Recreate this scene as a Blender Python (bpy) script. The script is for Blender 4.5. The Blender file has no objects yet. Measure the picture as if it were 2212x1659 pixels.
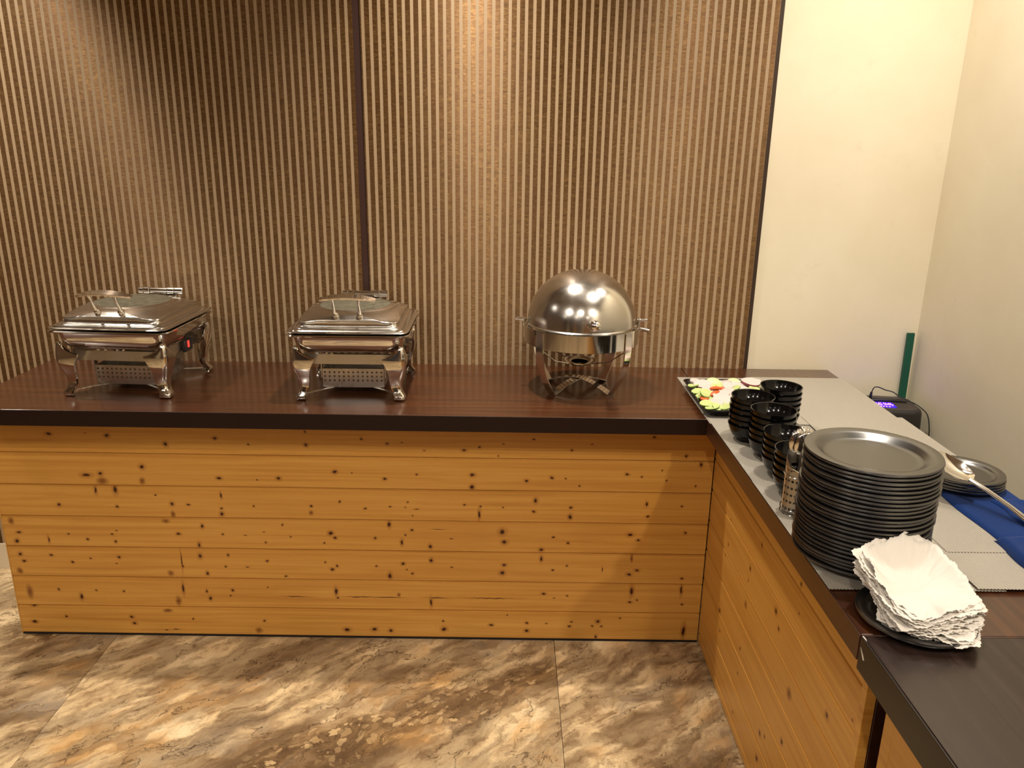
import bpy, bmesh, math, random
from mathutils import Vector, Matrix
random.seed(7)
S = bpy.context.scene
COL = S.collection
PI = math.pi
# ------------------------------------------------------------------ camera
cam_d = bpy.data.cameras.new('camera'); cam = bpy.data.objects.new('camera', cam_d); COL.objects.link(cam)
cam_d.sensor_fit = 'HORIZONTAL'; cam_d.sensor_width = 36.0; cam_d.lens = 36.0*1698.18/2212
cr = Vector((0.999888581, 0.000190365, 0.0149261117)); cu = Vector((-0.01433556, 0.2909968, 0.95661662)); cf = Vector((0.00416134, 0.95672401, -0.2909671))
cam.matrix_world = Matrix(((cr.x, cu.x, -cf.x, -0.02544), (cr.y, cu.y, -cf.y, -2.04300), (cr.z, cu.z, -cf.z, 1.51564), (0, 0, 0, 1)))
cam_d.clip_start = 0.05; cam_d.clip_end = 50
S.camera = cam
# ------------------------------------------------------------------ world, colour management
w = bpy.data.worlds.new('world'); S.world = w; w.use_nodes = True
w.node_tree.nodes['Background'].inputs[0].default_value = (1.0, 0.85, 0.65, 1); w.node_tree.nodes['Background'].inputs[1].default_value = 0.02
S.view_settings.view_transform = 'Standard'; S.view_settings.look = 'None'; S.view_settings.gamma = 1.0
S.view_settings.use_curve_mapping = False
S.view_settings.exposure = 0.0
# ------------------------------------------------------------------ lights: recessed downlights in the ceiling, the furthest back ones invented
CEIL = 2.62
WARM = (1.0, 0.905, 0.77)
#            x      y      power  spread(deg)
DOWNLIGHTS = [(-1.77, 0.20, 11.0, 85), (-0.17, 0.20, 8.5, 80), (1.08, 0.12, 5.5, 120), (0.74, -0.40, 14.0, 160),
              (-1.35, -2.05, 24.0, 160), (-0.15, -2.45, 20.0, 160), (1.08, -2.25, 27.0, 160), (-0.9, -3.6, 8.0, 150), (0.8, -3.8, 8.0, 150),
              (-2.6, -3.0, 7.0, 150), (-2.6, -0.6, 6.0, 150)]  # lamps furthest behind the viewer are invented, added to light the room
for i, (lx, ly, pw, sp) in enumerate(DOWNLIGHTS):
    ld = bpy.data.lights.new('downlight', 'AREA'); ld.shape = 'DISK'; ld.size = 0.075; ld.energy = pw; ld.color = WARM; ld.spread = math.radians(sp)
    lo = bpy.data.objects.new('downlight_lamp', ld); COL.objects.link(lo); lo.location = (lx, ly, CEIL-0.012)

# knots of the planks and slices of the salad: positions in metres
KNOTS= {6:[(-1.378,0.682,0.00617,0.0036,0),(-1.207,0.679,0.00549,0.0036,0),(-1.038,0.654,0.0048,0.00504,0),(-0.889,0.676,0.00446,0.00324,0),(-0.793,0.657,0.0024,0.0018,0),(-0.622,0.658,0.00412,0.0036,0),(-0.622,0.7,0.00274,0.00288,0),(-0.457,0.679,0.00309,0.00252,0),(-1.269,0.686,0.00171,0.00108,0),(-0.381,0.666,0.00343,0.00252,0),(-0.339,0.669,0.00309,0.00108,0),(-0.155,0.649,0.0048,0.00288,0),(-0.109,0.659,0.00274,0.00216,0),(-0.038,0.67,0.00206,0.00144,0),(-0.053,0.631,0.00206,0.00144,0),(0.051,0.686,0.00309,0.00216,0),(0.165,0.653,0.00274,0.00252,0),(0.224,0.673,0.0024,0.00108,0),(0.405,0.698,0.00343,0.00288,0),(0.504,0.639,0.00309,0.00324,0),(-0.273,0.646,0.00274,0.00108,0)],5:[(-1.116,0.581,0.00549,0.00504,0),(-1.12,0.535,0.00583,0.0072,1),(-1.285,0.552,0.0096,0.00432,0),(-1.243,0.557,0.0048,0.00432,0),(-1.24,0.533,0.01029,0.0072,1),(-0.889,0.548,0.00549,0.00324,0),(-0.775,0.543,0.00206,0.00144,0),(-0.711,0.549,0.0048,0.0036,0),(-0.541,0.573,0.0048,0.00432,0),(-0.491,0.571,0.00171,0.00144,0),(0.552,0.612,0.00343,0.00468,0),(-0.393,0.552,0.00446,0.00288,0),(-0.297,0.569,0.00309,0.00216,0),(-0.13,0.57,0.0048,0.0036,0),(-0.131,0.529,0.0048,0.0054,0),(0.032,0.553,0.00412,0.00324,0),(0.108,0.564,0.00412,0.00324,0),(0.15,0.561,0.0024,0.0018,0),(0.192,0.538,0.0024,0.0018,0),(0.333,0.578,0.00446,0.00288,0),(0.378,0.571,0.0024,0.0018,0),(0.436,0.592,0.00206,0.0018,0),(0.451,0.56,0.00206,0.0018,0),(0.541,0.544,0.00206,0.00216,0)],4:[(-1.264,0.503,0.00274,0.00792,0),(-1.205,0.506,0.0048,0.009,0),(-1.086,0.49,0.00274,0.0018,0),(-1.381,0.453,0.00412,0.00324,0),(-1.207,0.45,0.00343,0.00324,0),(-1.039,0.461,0.00412,0.00432,0),(-1.039,0.425,0.00412,0.0072,1),(-0.889,0.491,0.00206,0.00648,0),(-0.89,0.448,0.00343,0.00216,0),(-0.892,0.429,0.00446,0.00504,0),(-0.793,0.457,0.0024,0.00216,0),(-0.619,0.459,0.00343,0.00288,0),(-0.621,0.437,0.00412,0.00504,1),(-0.532,0.476,0.0024,0.00288,0),(-0.456,0.454,0.00309,0.00216,0),(-0.989,0.459,0.00412,0.00216,0),(-0.379,0.461,0.00274,0.0018,0),(-0.327,0.478,0.0024,0.00216,0),(-0.335,0.46,0.00206,0.00144,0),(-0.312,0.433,0.00206,0.00144,0),(-0.154,0.471,0.00274,0.00216,0),(-0.106,0.467,0.0024,0.00216,0),(-0.109,0.439,0.00274,0.0108,0),(-0.036,0.464,0.00206,0.00144,0),(0.061,0.488,0.00412,0.00576,0),(0.057,0.451,0.00412,0.00288,0),(0.168,0.466,0.00343,0.00288,0),(0.167,0.435,0.00412,0.00576,0),(0.397,0.482,0.00309,0.00504,0),(0.403,0.441,0.00343,0.00252,0),(0.504,0.476,0.0024,0.00252,0),(-0.3,0.454,0.0048,0.00108,0)],3:[(-1.536,0.398,0.00549,0.00792,1),(-1.518,0.359,0.00549,0.00288,0),(-1.529,0.329,0.0048,0.00468,0),(-1.431,0.335,0.00206,0.0072,0),(-1.369,0.355,0.00274,0.00216,0),(-1.312,0.338,0.00309,0.00288,0),(-1.235,0.356,0.00274,0.00216,0),(-1.219,0.369,0.00274,0.00144,0),(-1.226,0.331,0.00274,0.00288,0),(-1.03,0.36,0.0048,0.00324,0),(-0.955,0.387,0.00343,0.00504,0),(-0.971,0.323,0.00343,0.00648,0),(-0.895,0.36,0.00274,0.00216,0),(-0.827,0.359,0.00274,0.00144,0),(-0.768,0.371,0.00274,0.00108,0),(-0.765,0.335,0.0024,0.00216,0),(-0.688,0.356,0.00206,0.0018,0),(-0.564,0.37,0.00549,0.00432,0),(-0.551,0.354,0.00412,0.00288,0),(-0.71,0.396,0.00206,0.00216,0),(-0.585,0.336,0.00206,0.00216,0),(-1.065,0.403,0.00686,0.00432,1),(-0.384,0.402,0.00343,0.0072,0),(-0.428,0.354,0.00343,0.00288,0),(-0.335,0.366,0.0024,0.0018,0),(-0.315,0.384,0.00343,0.00288,0),(-0.347,0.341,0.00309,0.00648,0),(-0.259,0.329,0.00377,0.00504,0),(-0.194,0.357,0.00343,0.00144,0),(-0.039,0.382,0.00686,0.00648,0),(-0.032,0.347,0.00617,0.00468,0),(0.082,0.323,0.0048,0.00432,0),(0.118,0.366,0.00343,0.00216,0),(0.164,0.346,0.00343,0.00288,0),(0.353,0.377,0.00617,0.00432,0),(0.379,0.36,0.0048,0.0036,0),(0.521,0.387,0.00343,0.00288,0),(-0.235,0.388,0.01372,0.00072,0)],2:[(-1.527,0.284,0.00412,0.00432,0),(-1.518,0.26,0.0048,0.00288,0),(-1.537,0.226,0.00617,0.00648,1),(-1.431,0.282,0.00412,0.00288,0),(-1.369,0.259,0.00309,0.00288,0),(-1.312,0.272,0.00274,0.00252,0),(-1.223,0.277,0.00343,0.00324,0),(-1.233,0.255,0.0024,0.00144,0),(-1.069,0.224,0.00617,0.00648,1),(-1.031,0.269,0.00137,0.0198,0),(-1.029,0.249,0.00274,0.00288,0),(-0.972,0.285,0.00412,0.0054,0),(-0.885,0.29,0.00274,0.0036,0),(-0.895,0.25,0.00274,0.00216,0),(-0.955,0.225,0.00343,0.00504,0),(-0.828,0.249,0.00343,0.00144,0),(-0.765,0.271,0.00343,0.00252,0),(-0.586,0.27,0.00206,0.0018,0),(-0.549,0.257,0.00274,0.00288,0),(-0.565,0.245,0.0048,0.0036,0),(-0.711,0.219,0.00309,0.00216,0),(-0.428,0.258,0.00274,0.00216,0),(-0.345,0.268,0.00412,0.00324,0),(-0.334,0.248,0.00206,0.0018,0),(-0.317,0.233,0.00274,0.00288,0),(-0.386,0.224,0.00412,0.0072,0),(-0.258,0.281,0.00412,0.00504,0),(-0.194,0.258,0.00343,0.00144,0),(-0.032,0.268,0.00514,0.0036,0),(-0.037,0.24,0.00583,0.0054,0),(0.083,0.291,0.00309,0.00648,0),(0.119,0.253,0.00309,0.00216,0),(0.164,0.268,0.0024,0.00216,0),(0.274,0.257,0.00137,0.00504,0),(0.381,0.255,0.00514,0.00324,0),(0.357,0.241,0.00549,0.0036,0),(0.363,0.298,0.00274,0.009,1),(0.523,0.229,0.00343,0.00252,0)],1:[(-1.518,0.152,0.00617,0.0144,1),(-1.426,0.162,0.00274,0.00288,0),(-1.359,0.137,0.00343,0.0072,0),(-1.31,0.16,0.00274,0.0018,0),(-1.223,0.157,0.0024,0.00252,0),(-1.036,0.171,0.00274,0.0126,0),(-1.055,0.126,0.00549,0.0108,1),(-0.963,0.162,0.00274,0.00432,0),(-0.954,0.137,0.00343,0.00504,0),(-0.882,0.166,0.00343,0.0036,0),(-0.89,0.147,0.00206,0.00216,0),(-0.771,0.177,0.00171,0.0018,0),(-0.684,0.147,0.02572,0.00108,0),(-0.558,0.167,0.00343,0.00936,0),(-0.553,0.144,0.00274,0.00216,0),(-0.484,0.149,0.03086,0.00108,0),(-0.361,0.158,0.00343,0.00432,1),(-0.26,0.132,0.00274,0.01008,0),(-0.398,0.148,0.03429,0.00108,0),(-0.24,0.149,0.024,0.00108,0),(-0.077,0.15,0.04458,0.00108,0),(0.093,0.169,0.0048,0.00288,0),(0.126,0.154,0.00206,0.00144,0),(0.167,0.163,0.0024,0.0018,0),(0.369,0.181,0.00412,0.0108,0),(0.366,0.143,0.0048,0.00288,0),(0.388,0.15,0.0024,0.0018,0),(0.525,0.189,0.00274,0.01224,0),(0.531,0.137,0.00274,0.00216,0)],0:[(-1.513,0.102,0.00549,0.00288,0),(-1.521,0.044,0.00617,0.0036,0),(-1.418,0.065,0.00343,0.00288,0),(-1.21,0.066,0.00412,0.0036,0),(-1.204,0.043,0.0048,0.00324,0),(-1.093,0.09,0.00857,0.00432,1),(-1.016,0.062,0.0024,0.00216,0),(-0.79,0.057,0.00309,0.00288,0),(-0.809,0.023,0.00686,0.00648,1),(-0.529,0.029,0.00686,0.00504,0),(-1.105,0.019,0.00343,0.00144,0),(-1.073,0.022,0.00686,0.00108,0),(-0.021,0.09,0.00206,0.00144,0),(-0.442,0.032,0.00617,0.00432,0),(-0.39,0.028,0.0048,0.00432,0),(-0.222,0.065,0.0024,0.00252,0),(-0.221,0.035,0.00549,0.00504,0),(-0.071,0.053,0.0048,0.00288,0),(0.043,0.062,0.00377,0.00288,0),(0.044,0.033,0.0048,0.0036,0),(0.106,0.062,0.00309,0.00144,0),(0.179,0.052,0.00412,0.00252,0),(0.184,0.069,0.00274,0.0018,0),(0.268,0.071,0.00446,0.00432,0),(0.251,0.055,0.00274,0.00216,0),(0.281,0.053,0.00343,0.00216,0),(0.338,0.083,0.0024,0.00216,0),(0.543,0.04,0.00412,0.01512,0),(0.265,0.015,0.00274,0.00432,0)]}
AKNOTS= {5:[(-0.083,0.535,0.00316,0.00316,0),(-0.342,0.601,0.00402,0.00402,0),(-0.604,0.583,0.00217,0.00217,0),(-0.886,0.551,0.00194,0.00194,0)],4:[(-0.083,0.463,0.00321,0.00321,0),(-0.28,0.502,0.00464,0.00464,0),(-0.275,0.465,0.00256,0.00256,0),(-0.479,0.507,0.00545,0.00545,0),(-0.507,0.48,0.00388,0.00388,0),(-0.791,0.482,0.00448,0.00448,0)],3:[(-0.066,0.422,0.00232,0.00232,0),(-0.609,0.388,0.0086,0.0086,1),(-0.276,0.396,0.00649,0.00649,1)],2:[(-0.069,0.243,0.0053,0.0053,0),(-0.273,0.261,0.00313,0.00313,0),(-0.606,0.258,0.00478,0.00478,0)],1:[(-0.088,0.189,0.00291,0.00291,0),(-0.507,0.186,0.00295,0.00295,0),(-0.476,0.169,0.00471,0.00471,0),(-0.276,0.188,0.00273,0.00273,0)],6:[(-0.595,0.647,0.00357,0.00357,0)],0:[(-0.272,0.063,0.00283,0.00283,0),(-0.476,0.096,0.00481,0.00481,0)]}
VEG= [('O',0.551,0.265,0.0159),('C',0.575,0.258,0.013),('C',0.599,0.244,0.0173),('O',0.632,0.259,0.0173),('C',0.666,0.268,0.0159),('R',0.707,0.237,0.0216),('O',0.757,0.275,0.0159),('C',0.528,0.219,0.0115),('R',0.56,0.221,0.0202),('C',0.595,0.207,0.013),('C',0.609,0.198,0.0115),('O',0.629,0.196,0.013),('O',0.665,0.216,0.0188),('C',0.71,0.2,0.0159),('C',0.536,0.174,0.0144),('O',0.56,0.175,0.0173),('C',0.537,0.14,0.013),('C',0.555,0.136,0.0188),('O',0.612,0.153,0.0159),('O',0.59,0.123,0.0173),('C',0.539,0.111,0.0115),('R',0.58,0.083,0.0216),('C',0.548,0.093,0.013),('C',0.528,0.046,0.0144),('O',0.552,0.059,0.0202),('C',0.541,0.025,0.0144),('C',0.578,0.022,0.0159),('C',0.596,0.063,0.0115),('C',0.554,0.01,0.0115),('K',0.585,0.166,0.013),('K',0.597,0.167,0.0115),('K',0.574,0.134,0.013),('K',0.525,0.08,0.0101),('K',0.534,0.105,0.0072),('C',0.688,0.227,0.013),('C',0.734,0.235,0.0115),('O',0.676,0.186,0.013),('C',0.644,0.184,0.013),('O',0.691,0.167,0.0144),('C',0.656,0.145,0.0144),('O',0.623,0.115,0.0144),('C',0.642,0.097,0.0144)]
TILE_OFF = [0.0, 0.4, 1.3, 2.2]
# ================================================================== helpers
def link(o, parent=None):
    COL.objects.link(o)
    if parent is not None: o.parent = parent
    return o
def smooth(me, ang=40):
    for p in me.polygons: p.use_smooth = True
    try: me.set_sharp_from_angle(angle=math.radians(ang))
    except Exception: pass
def mk(name, bm, mat, parent=None, sm=40, mats=None):
    bmesh.ops.recalc_face_normals(bm, faces=bm.faces[:])
    me = bpy.data.meshes.new(name); bm.to_mesh(me); bm.free()
    for m in (mats or [mat]): me.materials.append(m)
    if sm: smooth(me, sm)
    return link(bpy.data.objects.new(name, me), parent)
def thing(name, label, cat, loc=(0, 0, 0), rz=0, group=None):
    o = bpy.data.objects.new(name, None); o.empty_display_size = 0.05
    COL.objects.link(o); o.location = loc; o.rotation_euler = (0, 0, rz)
    return tag(o, label, cat, group)
def tag(o, label, cat, group=None):
    o['label'] = label; o['category'] = cat
    if group: o['group'] = group
    return o
def struct(o): o['kind'] = 'structure'; return o
def dup(root, loc=None, rot=None, label=None, group=None, scale=None):
    r = root.copy(); COL.objects.link(r)
    if loc is not None: r.location = loc
    if rot is not None: r.rotation_euler = rot
    if scale is not None: r.scale = scale
    if label: r['label'] = label
    if group: r['group'] = group
    for ch in list(root.children):
        c = ch.copy(); COL.objects.link(c); c.parent = r
        for g in list(ch.children):
            d = g.copy(); COL.objects.link(d); d.parent = c
    return r
def box(bm, x0, x1, y0, y1, z0, z1, bev=0, seg=1):
    vs = [bm.verts.new(p) for p in ((x0, y0, z0), (x1, y0, z0), (x1, y1, z0), (x0, y1, z0), (x0, y0, z1), (x1, y0, z1), (x1, y1, z1), (x0, y1, z1))]
    fs = [bm.faces.new([vs[i] for i in f]) for f in ((0, 3, 2, 1), (4, 5, 6, 7), (0, 1, 5, 4), (1, 2, 6, 5), (2, 3, 7, 6), (3, 0, 4, 7))]
    if bev:
        es = list({e for f in fs for e in f.edges})
        bmesh.ops.bevel(bm, geom=es, offset=bev, segments=seg, affect='EDGES', profile=0.5)
    return vs
def boxo(name, ext, mat, parent=None, bev=0, seg=1, sm=40):
    bm = bmesh.new(); box(bm, *ext, bev=bev, seg=seg); return mk(name, bm, mat, parent, sm)
def loft(bm, rings, cap0=True, cap1=True, closed=True):
    """rings: lists of points of equal length"""
    vr = [[bm.verts.new(p) for p in r] for r in rings]
    n = len(vr[0])
    for a, b in zip(vr, vr[1:]):
        for i in range(n if closed else n-1):
            j = (i+1) % n
            bm.faces.new((a[i], a[j], b[j], b[i]))
    if cap0: bm.faces.new(vr[0][::-1])
    if cap1: bm.faces.new(vr[-1])
    return vr
def lathe(bm, prof, n=48, cx=0, cy=0, cap0=False, cap1=False):
    rings = [[(cx+r*math.cos(2*PI*i/n), cy+r*math.sin(2*PI*i/n), z) for i in range(n)] for r, z in prof]
    return loft(bm, rings, cap0, cap1)
def tube(bm, pts, r, n=8, close=False, cap=True):
    pts = [Vector(p) for p in pts]; N = len(pts); rings = []
    up = Vector((0, 0, 1)); prev = None
    for i, p in enumerate(pts):
        a = pts[(i-1) % N] if (close or i > 0) else p; b = pts[(i+1) % N] if (close or i < N-1) else p
        t = (b-a).normalized()
        if prev is None:
            nx = t.cross(up)
            if nx.length < 1e-3: nx = t.cross(Vector((1, 0, 0)))
        else: nx = prev - t*prev.dot(t)
        nx.normalize(); prev = nx; ny = t.cross(nx)
        rr = r[i] if isinstance(r, (list, tuple)) else r
        rings.append([p + nx*rr*math.cos(2*PI*k/n) + ny*rr*math.sin(2*PI*k/n) for k in range(n)])
    if close: rings.append(rings[0])
    return loft(bm, rings, cap and not close, cap and not close)
def strip(bm, path, wdir, width, th):
    """flat bar following a path; wdir is the direction of its width"""
    path = [Vector(p) for p in path]; wd = Vector(wdir).normalized(); rings = []
    for i, p in enumerate(path):
        t = (path[min(i+1, len(path)-1)] - path[max(i-1, 0)]).normalized(); n = t.cross(wd).normalized()
        ww = width[i] if isinstance(width, (list, tuple)) else width
        rings.append([p + wd*a*ww/2 + n*b*th/2 for a, b in ((-1, -1), (1, -1), (1, 1), (-1, 1))])
    return loft(bm, rings)
def prism(bm, poly, z0, z1):
    a = [bm.verts.new((x, y, z0)) for x, y in poly]; b = [bm.verts.new((x, y, z1)) for x, y in poly]; n = len(poly)
    bm.faces.new(a[::-1]); bm.faces.new(b)
    for i in range(n): bm.faces.new((a[i], a[(i+1) % n], b[(i+1) % n], b[i]))
def rrect(hx, hy, r, n=5, z=0.0, cx=0, cy=0):
    out = []
    for k, (sx, sy) in enumerate(((1, 1), (-1, 1), (-1, -1), (1, -1))):
        for i in range(n+1):
            a = PI/2*k + PI/2*i/n
            out.append((cx+sx*(hx-r)+r*math.cos(a), cy+sy*(hy-r)+r*math.sin(a), z))
    return out
def sphere(bm, c, r, u=20, v=12, sc=(1, 1, 1)):
    m = Matrix.Translation(c) @ Matrix.Diagonal((r*sc[0], r*sc[1], r*sc[2], 1))
    bmesh.ops.create_uvsphere(bm, u_segments=u, v_segments=v, radius=1, matrix=m)

# ================================================================== materials
def sr(r, g, b):
    f = lambda c: (c/255/12.92) if c/255 <= 0.04045 else ((c/255+0.055)/1.055)**2.4
    return (f(r), f(g), f(b), 1)
class NT:
    def __init__(s, name):
        s.m = bpy.data.materials.new(name); s.m.use_nodes = True; s.t = s.m.node_tree
        s.b = s.t.nodes['Principled BSDF']; s.out = s.t.nodes['Material Output']
    def n(s, t, **k):
        nd = s.t.nodes.new(t)
        for a, b in k.items():
            if a.startswith('i_'): nd.inputs[a[2:].replace('_', ' ')].default_value = b
            else: setattr(nd, a, b)
        return nd
    def l(s, a, b): s.t.links.new(a, b)
    def set(s, **k):
        for a, b in k.items(): s.b.inputs[a.replace('_', ' ')].default_value = b
    def coord(s, scale=(1, 1, 1), rot=(0, 0, 0), loc=(0, 0, 0), kind='Object'):
        tc = s.n('ShaderNodeTexCoord'); mp = s.n('ShaderNodeMapping'); mp.inputs['Scale'].default_value = scale; mp.inputs['Rotation'].default_value = rot; mp.inputs['Location'].default_value = loc
        s.l(tc.outputs[kind], mp.inputs['Vector']); return mp.outputs[0]
    def noise(s, vec, scale=5, detail=4, rough=0.55, dist=0):
        nd = s.n('ShaderNodeTexNoise'); nd.inputs['Scale'].default_value = scale; nd.inputs['Detail'].default_value = detail
        nd.inputs['Roughness'].default_value = rough; nd.inputs['Distortion'].default_value = dist
        if vec is not None: s.l(vec, nd.inputs['Vector'])
        return nd.outputs['Fac']
    def ramp(s, fac, stops):
        nd = s.n('ShaderNodeValToRGB'); cr_ = nd.color_ramp
        while len(cr_.elements) < len(stops): cr_.elements.new(0.5)
        for e, (p, c) in zip(cr_.elements, stops): e.position = p; e.color = c if len(c) == 4 else (*c, 1)
        s.l(fac, nd.inputs[0]); return nd.outputs[0]
    def math(s, op, a, b=None, clamp=False):
        nd = s.n('ShaderNodeMath', operation=op, use_clamp=clamp)
        for i, v in enumerate((a, b)):
            if v is None: continue
            if isinstance(v, (int, float)): nd.inputs[i].default_value = v
            else: s.l(v, nd.inputs[i])
        return nd.outputs[0]
    def mix(s, fac, a, b, blend='MIX'):
        nd = s.n('ShaderNodeMix', data_type='RGBA', blend_type=blend)
        for i, v in ((0, fac), (6, a), (7, b)):
            if isinstance(v, (int, float, tuple)): nd.inputs[i].default_value = v
            else: s.l(v, nd.inputs[i])
        return nd.outputs[2]
    def bump(s, h, strength=0.3, dist=0.002):
        nd = s.n('ShaderNodeBump'); nd.inputs['Strength'].default_value = strength; nd.inputs['Distance'].default_value = dist
        s.l(h, nd.inputs['Height']); s.l(nd.outputs[0], s.b.inputs['Normal'])
    def sep(s, vec):
        nd = s.n('ShaderNodeSeparateXYZ'); s.l(vec, nd.inputs[0]); return nd.outputs
def simple(name, col, rough=0.5, metal=0.0, spec=0.5, bump=None, var=0.0, **k):  # plain painted or moulded surface
    t = NT(name); t.set(Roughness=rough, Metallic=metal); t.b.inputs['Specular IOR Level'].default_value = spec
    v = t.coord()
    if var:
        nz = t.noise(v, 12, 4); c2 = tuple(max(0, c*(1-var)) for c in col[:3])+(1,); t.l(t.mix(nz, col, c2), t.b.inputs['Base Color'])
    else: t.set(Base_Color=col)
    if bump: t.bump(t.noise(v, bump[0], 4), bump[1], bump[2])
    for a, b in k.items(): t.b.inputs[a.replace('_', ' ')].default_value = b
    return t.m

def pine(name, axis, knots, off):
    """varnished knotty pine; axis = direction of the grain; knots = (u, z, ru, rz, soft) in object space"""
    t = NT(name); tc = t.n('ShaderNodeTexCoord'); P = tc.outputs['Object']
    sx, sy, sz = t.sep(P)[:3]; u = sx if axis == 'x' else sy
    cmb = t.n('ShaderNodeCombineXYZ'); t.l(u, cmb.inputs[0]); t.l(sz, cmb.inputs[1]); cmb.inputs[2].default_value = off*3.7
    V = cmb.outputs[0]
    wob = t.n('ShaderNodeTexNoise'); t.l(V, wob.inputs['Vector']); wob.inputs['Scale'].default_value = 55; wob.inputs['Detail'].default_value = 2
    ws = t.n('ShaderNodeVectorMath', operation='MULTIPLY_ADD'); t.l(wob.outputs['Color'], ws.inputs[0]); ws.inputs[1].default_value = (0.008, 0.007, 0); ws.inputs[2].default_value = (-0.004, -0.0035, -off*3.7)
    wv = t.n('ShaderNodeVectorMath', operation='ADD'); t.l(V, wv.inputs[0]); t.l(ws.outputs[0], wv.inputs[1])
    def field(ks, grow):
        cur = None
        for (a, z, ru, rz, s) in ks:
            ru *= grow; rz *= grow
            m = t.n('ShaderNodeVectorMath', operation='MULTIPLY_ADD'); t.l(wv.outputs[0], m.inputs[0]); m.inputs[1].default_value = (1/ru, 1/rz, 0); m.inputs[2].default_value = (-a/ru, -z/rz, 0)
            ln = t.n('ShaderNodeVectorMath', operation='LENGTH'); t.l(m.outputs[0], ln.inputs[0])
            cur = ln.outputs['Value'] if cur is None else t.math('MINIMUM', cur, ln.outputs['Value'])
        return cur
    hard = [k for k in knots if not k[4]]; soft = [k for k in knots if k[4]]
    dh = field(hard, 1.25) if hard else None
    # grain, bent round the knots
    gv = t.n('ShaderNodeVectorMath', operation='MULTIPLY'); t.l(V, gv.inputs[0]); gv.inputs[1].default_value = (1.6, 60, 1)
    g1 = t.noise(gv.outputs[0], 1.0, 5, 0.6, 0.6)
    gv2 = t.n('ShaderNodeVectorMath', operation='MULTIPLY'); t.l(V, gv2.inputs[0]); gv2.inputs[1].default_value = (6, 420, 1)
    g2 = t.noise(gv2.outputs[0], 1.0, 3, 0.6)
    gv3 = t.n('ShaderNodeVectorMath', operation='MULTIPLY'); t.l(V, gv3.inputs[0]); gv3.inputs[1].default_value = (2.2, 7, 1)
    g3 = t.noise(gv3.outputs[0], 1.0, 3, 0.5)
    base = t.ramp(g1, [(0.25, PINE_D), (0.5, PINE_M), (0.75, PINE_L)])
    base = t.mix(t.math('MULTIPLY', g2, 0.28), base, PINE_D)
    base = t.mix(t.ramp(g3, [(0.52, (0, 0, 0)), (0.8, (0.5, 0.5, 0.5))]), base, PINE_D)
    if dh is not None:
        halo = t.ramp(t.math('MULTIPLY', dh, 0.25), [(0.2, (0.55, 0.55, 0.55)), (0.62, (0, 0, 0))])
        base = t.mix(halo, base, sr(136, 74, 24))
        core = t.ramp(t.math('MULTIPLY', dh, 0.5), [(0.30, (1, 1, 1)), (0.55, (0, 0, 0))])
        base = t.mix(core, base, sr(58, 20, 8))
    if soft:
        ds = field(soft, 1.3)
        f = t.math('MULTIPLY', t.ramp(t.math('MULTIPLY', ds, 0.5), [(0.2, (1, 1, 1)), (0.85, (0, 0, 0))]), t.math('ADD', g2, 0.35))
        base = t.mix(f, base, sr(110, 52, 14))
    t.l(base, t.b.inputs['Base Color']); t.set(Roughness=0.34); t.b.inputs['Specular IOR Level'].default_value = 0.4
    t.b.inputs['Coat Weight'].default_value = 0.15; t.b.inputs['Coat Roughness'].default_value = 0.25
    t.bump(g2, 0.08, 0.0006)
    return t.m
PINE_L, PINE_M, PINE_D = sr(222, 170, 88), sr(211, 156, 74), sr(188, 130, 56)

def walnut(name, axis='x', tone=(1, 1, 1), rough=0.3):
    t = NT(name)
    a = (2.0, 60, 60) if axis == 'x' else (60, 2.0, 60)
    v = t.coord(a); g = t.noise(v, 1, 5, 0.6, 0.4)
    v2 = t.coord((1.2, 9, 9) if axis == 'x' else (9, 1.2, 9)); g2 = t.noise(v2, 1, 3, 0.5)
    c = lambda r, g_, b: sr(r*tone[0], g_*tone[1], b*tone[2])
    base = t.ramp(g, [(0.3, c(48, 24, 11)), (0.55, c(72, 39, 18)), (0.8, c(92, 53, 27))])
    base = t.mix(t.ramp(g2, [(0.4, (0, 0, 0)), (0.7, (0.5, 0.5, 0.5))]), base, c(58, 28, 15))
    t.l(base, t.b.inputs['Base Color'])
    t.l(t.math('ADD', t.math('MULTIPLY', g2, 0.12), rough-0.06), t.b.inputs['Roughness'])
    t.b.inputs['Specular IOR Level'].default_value = 0.5
    t.b.inputs['Coat Weight'].default_value = 0.6 if tone[2] < 1.05 else 0.15; t.b.inputs['Coat Roughness'].default_value = 0.16 if rough < 0.35 else 0.35
    return t.m

def chrome(name, rough=0.07, col=(0.80, 0.775, 0.735, 1), streak=0.0):
    t = NT(name); t.set(Base_Color=col, Metallic=1.0)
    v = t.coord((1, 1, 1)); nz = t.noise(v, 14, 4, 0.6)
    t.l(t.math('ADD', t.math('MULTIPLY', nz, rough*1.2), rough*0.4), t.b.inputs['Roughness'])
    t.bump(t.noise(v, 30, 2), 0.03, 0.001)
    return t.m

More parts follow.
